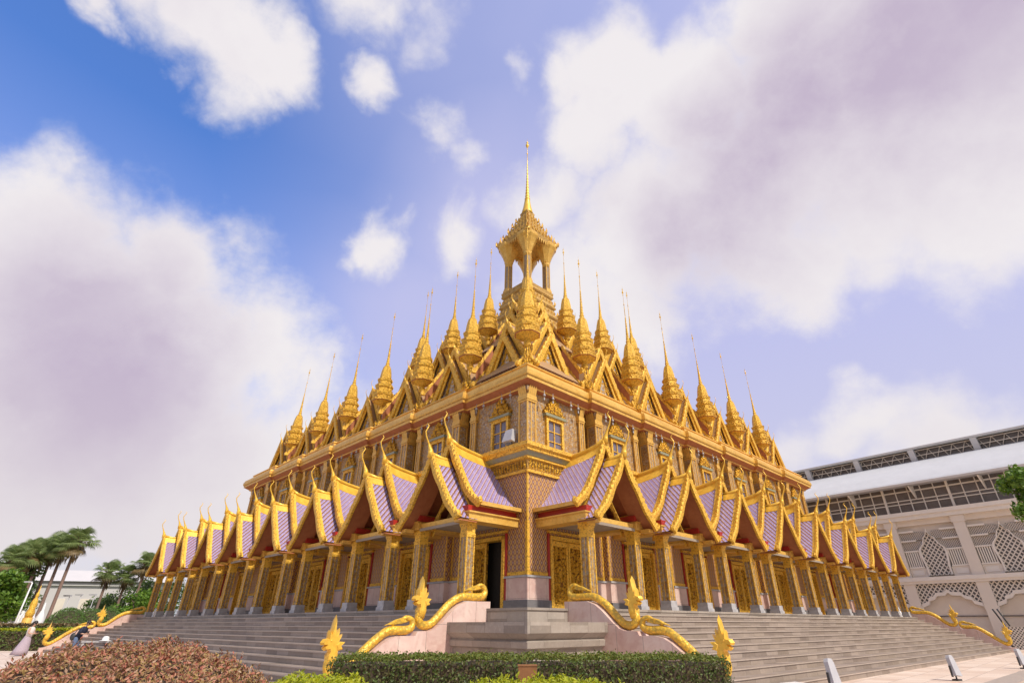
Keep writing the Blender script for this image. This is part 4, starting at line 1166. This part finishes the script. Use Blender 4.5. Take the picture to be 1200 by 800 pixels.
# glazed band under the roof
mb=MB(); mb.box(X0,X1,.9,1.0,10.42,13.0,0); mb.build('glazing',M['hall_dark'],hall)
mb=MB()
for z0,z1 in ((10.43,10.55),(11.25,11.33),(11.55,11.63),(12.3,12.42)): mb.box(X0,X1,.80,.899,z0,z1,0)
x=X0
while x<X1:
    mb.box(x-.035,x+.035,.78,.898,10.55,12.9,0); x+=PT/5
for x in PX: mb.box(x-.09,x+.09,.70,.897,10.43,12.95,0)
mb.build('glazing_bars',M['hall_white'],hall)
first=None
for x in PX:
    if first is None:
        mb=MB(); mb.prism([(-.6,12.55),(.88,12.75),(.88,11.6),(.5,11.75)],-.05,.05,0,axis='x'); first=mb.build('eave_bracket',M['hall_white'],hall,(x+PT/2,0,0))
    else: dup(first,hall,(x+PT/2,0,0))
mb=MB()
rp=[(-.75,12.62),(-.80,12.80),(-.6,13.0),(.4,13.75),(1.6,14.5),(3.0,15.2),(4.6,15.75),(4.6,12.9),(1.0,12.75)]
mb.prism(rp,X0,X1,0,axis='x')
mb.build('roof',M['hall_roof'],hall)
mb=MB(); mb.box(X0,X1,5.2,5.3,15.3,17.0,0); mb.build('clerestory',M['hall_dark'],hall)
mb=MB()
mb.prism([(4.3,16.85),(4.25,17.02),(9,18.2),(9,17.9)],X0,X1,0,axis='x')
mb.build('upper_roof',M['hall_roof'],hall)
mb=MB(); x=X0
for zz in (15.7,16.25,16.75): mb.box(X0,X1,4.95,5.05,zz,zz+.07,0)
k=0
while x<X1:
    mb.tube([(x,5,15.7),(x+.5,5,16.8)],.035,4); mb.tube([(x+1.0,5,15.7),(x+.5,5,16.8)],.035,4); x+=1.0
for x in PX:
    mb.prism([(4.35,16.84),(5.1,16.84),(5.1,15.3),(4.75,15.7),(4.6,16.2)],x+PT/2-.25,x+PT/2+.25,1,axis='x')
mb.build('roof_truss',[M['hall_wall'],M['hall_roof']],hall)

# lattice barrier, sign and lamps at right
bar=empty('lattice_barrier',(33.6,39.3,0),-.9); tag(bar,'dark barrier with a pale lattice panel at the right picture edge','barrier')
lat('barrier_lattice',.20,.20,.45,(.70,.66,.62),(.03,.03,.03))
mb=MB(); mb.box(-1.2,2.4,-.05,.05,.15,1.45); mb.build('lattice_panel',M['barrier_lattice'],bar)
for x in (-1.25,2.4):
    mb=MB(); mb.box(x-.05,x+.05,-.06,.06,0,1.55); mb.build('post',M['black_plastic'],bar)
for x in (-1.2,-.95):
    mb=MB(); mb.tube([(x,-.02,1.5),(x-.35,-.02,2.55)],.05,6); mb.build('handle',M['black_plastic'],bar)
plain('sign_violet',(.07,.05,.42),(.055,.04,.36),.4,3)
sg=empty('notice_board',(14.6,16.95,0),-.35); tag(sg,'small violet notice board on a post in the lower right corner','sign')
mb=MB(); mb.box(-.04,.45,-.02,.02,.26,.66); mb.build('board',M['sign_violet'],sg)
mb=MB(); mb.box(.18,.24,.021,.06,0,.55); mb.build('post',M['grey_marble'],sg)
mb=MB()
for z,w in ((.575,.24),(.49,.10),(.40,.22)): mb.box(.03,.03+w,-.0245,-.0205,z-.018,z+.018)
mb.build('mark',M['white_paint'],sg)
plain('lamp_grey',(.50,.50,.54),(.42,.42,.46),.4,4)
def floodlight(label,loc,rz,s=1.0,tilt=.9,group='floodlights standing on the paving'):
    root=empty('floodlight',loc,rz); tag(root,label,'floodlight',group)
    mb=MB(); mb.box(-.13*s,.13*s,-.10*s,.10*s,.001,.05*s); mb.tube([(0,0,.05*s),(0,0,.16*s)],.025*s,6); mb.build('base',M['black_plastic'],root)
    mb=MB()
    prof=[(-.20,-.30),(.20,-.30),(.15,.24),(.09,.33),(-.09,.33),(-.15,.24)]
    mb.prism([(x*s,z*s) for x,z in prof],-.085*s,.04*s); 
    h=mb.build('housing',M['lamp_grey'],root,(0,0,.44*s)); h.rotation_euler=(-.18,0.1,0)
    g=MB(); g.box(-.10*s,.10*s,.041*s,.05*s,-.26*s,.2*s); g.build('lens',M['window_glass'],h)
    for sx in (-1,1):
        b=MB(); b.box(sx*.215*s-.012*s,sx*.215*s+.012*s,-.03*s,.03*s,.12*s,.46*s); b.build('bracket',M['black_plastic'],root)
    return root
floodlight('grey floodlight standing on the paving, middle of the three at lower right',(14.0,19.92,0),.5,.92)
floodlight('grey floodlight beside the violet notice board at the right edge',(20.5,25.0,0),.4,.92)
floodlight('grey floodlight cut by the lower picture edge, nearest the stairs',(8.35,16.7,0),.6,1.0)
cb=MB(); cb.prism([(-.28,0),(.28,0),(.28,.23),(-.24,.21)],-.25,.25); tag(cb.build('white_box',M['white_paint'],None,(7.15,16.5,0),.3),'low white box on the paving cut by the lower picture edge','box')
def ledge_lamp(label,side,s,sc):
    p=face_pt(side,s,.28 if s<3 else .28+SP,0); p=wpt(p[0],p[1],8.0 if s<3 else 7.97)
    root=empty('floodlight',p,PI/4+face_rz(side)); tag(root,label,'floodlight','floodlights on the temple ledge')
    mb=MB(); mb.prism([(-.28*sc,-.1),(.28*sc,-.1),(.22*sc,.42*sc),(-.2*sc,.42*sc)],-.16,.06); h=mb.build('housing',M['lamp_grey'],root,(0,0,.2)); h.rotation_euler=(-.25,0,0)
    mb=MB(); mb.box(-.14,.14,-.05,.05,-.01,.12); mb.build('base',M['grey_base'],root)
ledge_lamp('grey floodlight on the golden ledge beside the near corner pilaster',-1,.75,1.0)
ledge_lamp('grey floodlight on the golden ledge right of the first portico roof',1,5.6,.9)

# ------------------------------------------------------------------ far left : lamp post, shrine, white hall, small lamps
lp=empty('lamp_post',(gx(6,49),57,0)); tag(lp,'white lamp post leaning over the hedge at the left picture edge','lamp post')
mb=MB(); mb.tube([(0,0,0),(0,0,2.6),(.02,0,5.3)],[.09,.075,.055],8); mb.build('pole',M['white_paint'],lp)
mb=MB(); mb.tube([(.02,0,5.25),(-.1,0,5.33),(-.2,0,5.34)],.04,6); mb.build('arm',M['white_paint'],lp)
mb=MB(); mb.box(-.75,-.1,-.14,.14,5.30,5.42); mb.build('lamp_head',M['lamp_grey'],lp)
wh=empty('white_hall',(-98,116,0),.25); tag(wh,'long white building far behind the palm trunks at left','building')
plain('far_white',(.62,.59,.60),(.57,.55,.56),.7,.3)
mb=MB(); mb.box(-22,20,0,14,0,9.4); mb.box(-22.4,20.4,-.4,-.002,8.6,9.0); mb.build('wall',M['far_white'],wh)
mb=MB(); mb.prism([(-.9,9.41),(7,12.0),(14.9,9.41)],-23,21,0,axis='x'); mb.build('roof',M['far_white'],wh)
for k in range(9):
    mb=MB(); mb.box(-20+k*4.4,-18.2+k*4.4,-.08,-.003,3.0,6.2); mb.build('window',M['hall_wall'],wh)
G='small lamps on masts at far left'
for px,Y,h,lab in ((77,74,4.8,'small mast lamp above the leftmost clipped dome'),(90,76,5.0,'small mast lamp between the first two clipped domes'),(106,78,5.1,'small mast lamp above the middle clipped dome')):
    r=empty('mast_lamp',(gx(px,Y*.875+1),Y,0)); tag(r,lab,'lamp',G)
    mb=MB(); mb.tube([(0,0,0),(0,0,h)],[.06,.04],6); mb.build('mast',M['lamp_grey'],r)
    mb=MB(); mb.box(-.75,.15,-.14,.14,h-.02,h+.14); mb.build('lamp_head',M['lamp_grey'],r)
sr=empty('golden_shrine',(gx(38,51.5),58,0)); tag(sr,'slim golden shrine figure before the far left palm trunks','shrine')
mb=MB(); mb.lathe([(.55,0),(.55,1.2),(.4,1.3),(.4,2.2)],8); mb.build('pedestal',M['gold_pale'],sr)
mb=MB(); mb.lathe([(.32,2.2),(.38,2.6),(.26,3.0),(.30,3.4),(.2,3.8),(.1,4.0),(.15,4.15),(.13,4.35),(.06,4.5),(.02,5.1)],10); mb.build('figure',M['gold_leaf'],sr)
G='white spired posts along the far left garden'
for k,px in enumerate((6,17,22,29,40)):
    mb=MB(); mb.lathe([(.42,0),(.42,1.6),(.5,1.65),(.36,1.9),(.4,2.1),(.25,2.5),(.12,2.9),(.03,3.6)],8)
    tag(mb.build('spired_post',M['white_paint'],None,(gx(px,60*.875-.3),60,0)),['white spired post at the left edge beside the lamp post','white spired post just right of the lamp post','white spired post in the middle of the far left row','white spired post left of the slim golden shrine','white spired post right of the slim golden shrine'][k],'post',G)
# small items on the stairs
mb=MB(); mb.lathe([(.10,0),(.10,.08),(.06,.12),(.10,.24),(.08,.34),(.03,.4),(.045,.48),(.01,.62)],8)
p=wpt(-3.6,34.6,FL); tag(mb.build('white_figurine',M['white_paint'],None,p),'tiny white figurine at the far left end portico','figurine')
mb=MB(); mb.lathe([(.11,0),(.11,.08),(.06,.12),(.11,.25),(.09,.35),(.03,.42),(.05,.5),(.01,.65)],8)
p=wpt(34.4,-3.6,FL); tag(mb.build('white_figurine',M['white_paint'],None,p),'tiny white figurine at the far right end portico','figurine')
be=empty('stone_bench',wpt(-7.5,27.3,-.15),.2); tag(be,'low grey bench standing right of the man in navy, by the stair foot','bench')
mb=MB(); mb.box(-.75,.65,-.2,.2,.85,.93); mb.build('seat',M['grey_marble'],be)
for x in (-.65,.55):
    mb=MB(); mb.box(x-.06,x+.06,-.17,.17,0,.849); mb.build('leg',M['grey_marble'],be)
bh=MB(); bh.lathe([(.30,0),(.31,.02),(.17,.04),(.165,.15),(.12,.22),(.02,.24)],14)
hp=wpt(-7.5,27.3,.78); tag(bh.build('white_hat',M['white_paint'],None,(hp[0]+.35,hp[1]+.05,hp[2])),'white sun hat lying on the low grey bench','hat')

# ------------------------------------------------------------------ people
plain('skin',(.55,.33,.24),(.50,.29,.21),.55,6); plain('hair_black',(.018,.014,.013),(.03,.022,.02),.45,20)
plain('cloth_white',(.72,.66,.64),(.66,.60,.58),.8,12); plain('cloth_skirt',(.46,.38,.45),(.38,.31,.38),.8,16); plain('cloth_navy',(.012,.016,.04),(.02,.025,.055),.8,12); plain('cloth_jeans',(.12,.17,.30),(.09,.13,.23),.85,14)
def skinbody(name,J,E,parent,mat,root=0,sub=2):
    me=bpy.data.meshes.new(name); me.from_pydata([j[0] for j in J],E,[]); me.materials.append(mat)
    o=bpy.data.objects.new(name,me); COL.objects.link(o); o.parent=parent
    m=o.modifiers.new('Skin','SKIN'); m.use_smooth_shade=True
    for i,j in enumerate(J):
        r=j[1]; me.skin_vertices[0].data[i].radius=(r,r) if not isinstance(r,tuple) else r
        me.skin_vertices[0].data[i].use_root=(i==root)
    s=o.modifiers.new('Sub','SUBSURF'); s.levels=sub; s.render_levels=sub
    return o
def person(label,loc,rz,lean,hands,kind):
    root=empty('person',loc,rz); tag(root,label,'person')
    # figure faces +x; pelvis first
    L=lean
    J=[((0,0,.92),.13),((.02+L*.25,0,1.12),.115),((.02+L*.7,0,1.34),(.15,.11)),((.0+L*.95,0,1.47),.06),((.02+L*1.1,0,1.54),.05)]
    E=[(0,1),(1,2),(2,3),(3,4)]
    hx,hz=.05+L*1.35,1.63
    J+= [((hx,0,hz),.10),((hx+.01,0,hz+.07),.095)]; E+=[(4,5),(5,6)]
    for sy in (-1,1):
        b=len(J)
        J+=[((L*.85,sy*.17,1.40),.055),((L*.7+.06,sy*.21,1.15),.042),((hands[0]-.06,sy*.10,hands[1]-.02),.03),((hands[0],sy*.08,hands[1]),.035)]
        E+=[(2,b),(b,b+1),(b+1,b+2),(b+2,b+3)]
        for f,(dy,ln) in enumerate(((-.03,.07),(-.01,.085),(.01,.08),(.03,.06))):
            k=len(J); J+=[((hands[0]+.045,sy*.08+dy,hands[1]+.01),.009),((hands[0]+.045+ln*.6,sy*.08+dy,hands[1]+.03),.008)]; E+=[(b+3,k),(k,k+1)]
        k=len(J); J+=[((hands[0]+.03,sy*.04,hands[1]+.045),.010)]; E+=[(b+3,k)]
        b=len(J); J+=[((0,sy*.10,.86),.095),((.03,sy*.11,.48),.06),((-.02,sy*.11,.09),.04),((.13,sy*.12,.04),.035)]; E+=[(0,b),(b,b+1),(b+1,b+2),(b+2,b+3)]
    body=skinbody('body',J,E,root,M['skin'])
    h=MB()
    h.ball((hx-.015,0,hz+.06),(.125,.115,.125),12,8)
    if kind=='woman':
        h.tube([(hx-.08,0,hz+.06),(hx-.14,0,hz-.02),(hx-.13,0,hz-.16)],[.09,.075,.03],8)
    h.build('hair',M['hair_black'],body)
    f=MB(); f.ball((hx+.105,0,hz+.0),(.02,.015,.025),6,4)
    for sy in (-1,1): f.ball((hx+.02,sy*.1,hz+.0),(.02,.012,.03),6,4)
    f.build('face',M['skin'],body)
    c=MB()
    if kind=='woman':
        c.lathe([(.16,.98),(.155,1.1),(.175,1.22),(.185,1.34),(.15,1.43),(.085,1.48)],14,(L*.45,0,0))
        c.build('top',M['cloth_white'],body)
        s=MB(); s.lathe([(.40,.06),(.34,.3),(.27,.6),(.2,.85),(.155,1.0),(.15,1.02)],18,(0,0,0))
        pl=s.v; s.v=[(x*(1+.06*math.sin(math.atan2(y,x)*9))-(.16*(1-z)**1.5 if z<1 else 0),y*(1+.06*math.sin(math.atan2(y,x)*9)),z) for x,y,z in pl]
        s.build('skirt',M['cloth_skirt'],body)
    else:
        c.tube([(0,0,.90),(L*.25,0,1.08),(L*.65,0,1.28),(L*.9,0,1.43),(L*.98,0,1.50)],[.165,.17,.20,.16,.08],14)
        for sy in (-1,1): c.tube([(L*.8,sy*.14,1.40),(L*.75+.03,sy*.21,1.24),(L*.7+.06,sy*.215,1.14)],[.09,.08,.075],8)
        c.build('shirt',M['cloth_navy'],body)
        j=MB()
        for sy in (-1,1): j.tube([(0,sy*.085,.95),(.02,sy*.10,.7),(.03,sy*.11,.48),(-.02,sy*.11,.10)],[.13,.115,.085,.07],10)
        j.build('jeans',M['cloth_jeans'],body)
        b=MB(); b.ball((-.16,-.20,.98),(.15,.09,.20),10,7); b.tube([(-.1,-.2,1.15),(.0,-.2,1.35),(L*.8,-.05,1.47)],.02,5); 
        tag(b.build('shoulder_bag',M['black_plastic'],None,loc,rz),'black shoulder bag hanging on the back of the man in navy','bag')
    # phone
    ph=MB(); ph.box(hands[0]+.05,hands[0]+.06,-.04,.04,hands[1]+.02,hands[1]+.16)
    tag(ph.build('phone',M['black_plastic'],None,loc,rz),'dark phone held by the '+('woman in the long skirt' if kind=='woman' else 'man in navy'),'phone')
    return root
person('woman in a pale top and long mauve skirt looking at her phone',(-29.5,34.9,0),.05,.06,(.36,1.14),'woman').scale
person('man in a navy shirt and jeans bending over his phone',(-26.55,34.9,0),-.05,.26,(.50,1.12),'man')

# ------------------------------------------------------------------ camera
cam=bpy.data.cameras.new('camera'); co=bpy.data.objects.new('camera',cam); COL.objects.link(co)
PITCH=math.radians(28.9)
co.location=(0,0,1.6); co.rotation_euler=(PI/2+PITCH,0,0)
cam.lens=18; cam.sensor_width=36; cam.shift_x=-18/1200; cam.clip_start=.1; cam.clip_end=6000
SC.camera=co

# ------------------------------------------------------------------ sun and sky
SUN_EL,SUN_AZ=47,46         # azimuth : degrees to the right of straight behind the camera
el=math.radians(SUN_EL); az=math.radians(SUN_AZ)
sdir=Vector((math.sin(az)*math.cos(el),-math.cos(az)*math.cos(el),math.sin(el)))
sl=bpy.data.lights.new('sun','SUN'); sl.energy=4.2; sl.angle=math.radians(2.5); sl.color=(1,.92,.78)
so=bpy.data.objects.new('sun',sl); COL.objects.link(so); so.rotation_euler=(-sdir).to_track_quat('-Z','Y').to_euler()
W=bpy.data.worlds.new('World'); SC.world=W; W.use_nodes=True; wt=W.node_tree
for n_ in list(wt.nodes): wt.nodes.remove(n_)
class WN(NT):
    def __init__(s,t): s.t=t; s._tc=None
    def obj(s):
        if s._tc is None: s._tc=s.n('ShaderNodeTexCoord').outputs['Generated']
        return s._tc
w=WN(wt)
sky=w.n('ShaderNodeTexSky'); sky.sky_type='NISHITA'; sky.sun_disc=False; sky.sun_elevation=el
sky.sun_rotation=math.atan2(sdir.x,sdir.y); sky.air_density=1.0; sky.dust_density=1.2; sky.ozone_density=3.0
dirv=w.obj()
def pdir(px,py):
    a=(px-618)/600; b=-(py-400)/600
    return Vector((a,math.cos(PITCH)-b*math.sin(PITCH),math.sin(PITCH)+b*math.cos(PITCH))).normalized()
def vmath(op,a,b):
    nd=w.n('ShaderNodeVectorMath',operation=op)
    for i,x in enumerate((a,b)):
        if isinstance(x,(tuple,Vector)): nd.inputs[i].default_value=tuple(x)
        else: w.t.links.new(x,nd.inputs[i])
    return nd
# gently warped direction so that cloud masses have billowing outlines
def warp(amount,scale,det=3,vec=None):
    nn=w.n('ShaderNodeTexNoise'); w.put(nn.inputs['Vector'],vec or dirv); nn.inputs['Scale'].default_value=scale; nn.inputs['Detail'].default_value=det; nn.inputs['Roughness'].default_value=.55
    c=vmath('SUBTRACT',nn.outputs['Color'],(.5,.5,.5)); sc=w.n('ShaderNodeVectorMath',operation='SCALE'); w.t.links.new(c.outputs[0],sc.inputs[0]); sc.inputs['Scale'].default_value=amount
    return vmath('ADD',vec or dirv,sc.outputs[0]).outputs[0]
wd=warp(.18,2.9,3); wd=warp(.12,9,5,wd)
wd2=warp(.20,2.2,3)
def blobs(L,vec,op='MAXIMUM'):
    tot=None
    for px,py,rad,wt_ in L:
        d=vmath('DISTANCE',vec,pdir(px,py)).outputs['Value']
        k=w.n('ShaderNodeMapRange'); k.interpolation_type='SMOOTHSTEP'; w.put(k.inputs[0],d); k.inputs[1].default_value=rad/600*1.45; k.inputs[2].default_value=0.; k.inputs[3].default_value=0; k.inputs[4].default_value=wt_
        tot=k.outputs[0] if tot is None else w.math(op,tot,k.outputs[0])
    return tot
CL=[(10,335,120,1.1),(120,370,110,1.0),(205,315,70,.95),(20,240,62,.8),(290,410,95,.9),(360,440,70,.8),(100,480,200,1.2),(300,540,150,1.0),(200,420,130,1.1),(20,560,200,.9),
    (270,70,75,.95),(235,25,65,.95),(320,90,55,.9),(350,75,32,.7),(170,8,45,.7),(290,120,30,.6),(92,14,26,.75),(185,92,20,.5),(435,108,36,.75),(425,285,48,.95),(405,310,26,.6),(515,165,45,.72),(545,195,36,.6),(540,280,40,.72),(600,100,28,.65),(430,12,60,.7),(500,20,60,.6),
    (720,110,85,1.0),(800,120,90,1.0),(690,170,70,.9),(930,150,130,1.0),(1010,90,130,1.1),(1130,50,170,1.1),(860,240,120,1.0),(760,270,110,1.0),(690,330,90,.8),(930,300,80,.95),(1000,230,110,1.0),(1130,210,120,1.0),(910,15,70,.95),(740,370,80,.8),(660,120,50,.8),(1060,190,120,1.),(650,240,70,.8),
    (990,490,55,.75),(1080,540,90,.7),(940,520,50,.6),(1180,530,70,.6)]
dens=blobs(CL,wd)
fine=w.noise(5.5,9,.62); fine2=w.noise(2.0,4,.55)
dens=w.math('ADD',dens,w.math('MULTIPLY',w.math('SUBTRACT',fine,.5),1.15)); dens=w.math('ADD',dens,w.math('MULTIPLY',w.math('SUBTRACT',fine2,.5),.45))
mask=w.n('ShaderNodeMapRange'); mask.interpolation_type='SMOOTHSTEP'; w.put(mask.inputs[0],dens); mask.inputs[1].default_value=.20; mask.inputs[2].default_value=.80; mask=mask.outputs[0]
sz=w.n('ShaderNodeSeparateXYZ'); w.put(sz.inputs[0],dirv); Z=sz.outputs[2]; Xd=sz.outputs[0]; Yd=sz.outputs[1]
back=w.ramp(Yd,-.15,.15,1,0)  # unseen clouds behind the camera, added and toned to steer the ambient light
mask=w.math('MAXIMUM',mask,w.math('MULTIPLY',back,w.ramp(fine2,.35,.6,.35,.95)))
# thin veil everywhere, thicker to the right and toward the horizon
veil=w.math('ADD',w.ramp(Z,.05,.70,.95,.0),w.ramp(Xd,-.50,.25,.0,.80))
veil=w.math('ADD',veil,blobs([(520,60,170,.18),(580,230,140,.4),(1050,430,170,.35),(480,330,120,.3)],wd2))
veil=w.math('MULTIPLY',veil,w.ramp(fine2,.25,.7,.8,1.1)); veil=w.math('MINIMUM',w.math('MAXIMUM',veil,.04),.92)
# own shade of the thick cloud bellies
DK=[(90,440,150,.8),(230,410,90,.5),(40,370,90,.4),(180,500,100,.5),(900,190,100,.75),(1010,100,120,.9),(1120,40,120,.7),(960,150,90,.8),(820,290,95,.75),(770,270,60,.5),(860,240,80,.6),(60,470,80,.5),(1180,120,90,.5),(700,230,60,.3)]
dark=blobs(DK,wd2); dark=w.math('ADD',dark,w.math('MULTIPLY',w.math('SUBTRACT',w.noise(3.6,7,.58),.5),1.1))
dark=w.ramp(dark,.02,.80,0,1); dark=w.math('MULTIPLY',dark,w.ramp(dens,.45,1.05,.25,1)); dark=w.math('MULTIPLY',dark,w.math('SUBTRACT',1.,back))
cc=w.mix(dark,(.88,.84,.86),(.56,.475,.61))
cc=w.mix(back,cc,(.60,.56,.51))
cc=w.mix(w.ramp(Z,.0,.34,.75,0),cc,(.73,.67,.69))
skc=w.mix(1.0,sky.outputs[0],(1.05,1.72,2.70),'MULTIPLY')
bg1=w.n('ShaderNodeBackground'); w.put(bg1.inputs[0],skc); bg1.inputs[1].default_value=.10
bg2=w.n('ShaderNodeBackground'); w.put(bg2.inputs[0],w.mix(w.ramp(Z,.0,.45,1,0),(.57,.57,.84),(.70,.66,.72))); bg2.inputs[1].default_value=1.0
bg3=w.n('ShaderNodeBackground'); w.put(bg3.inputs[0],cc); bg3.inputs[1].default_value=1.0
m1=w.n('ShaderNodeMixShader'); w.put(m1.inputs[0],veil); w.t.links.new(bg1.outputs[0],m1.inputs[1]); w.t.links.new(bg2.outputs[0],m1.inputs[2])
m2=w.n('ShaderNodeMixShader'); w.put(m2.inputs[0],mask); w.t.links.new(m1.outputs[0],m2.inputs[1]); w.t.links.new(bg3.outputs[0],m2.inputs[2])
ow=w.n('ShaderNodeOutputWorld'); w.t.links.new(m2.outputs[0],ow.inputs[0])
# ------------------------------------------------------------------ view
SC.view_settings.view_transform='Standard'; SC.view_settings.look='None'; SC.view_settings.gamma=1; SC.view_settings.exposure=0.0
SC.cycles.use_denoising=True if hasattr(SC,'cycles') else None
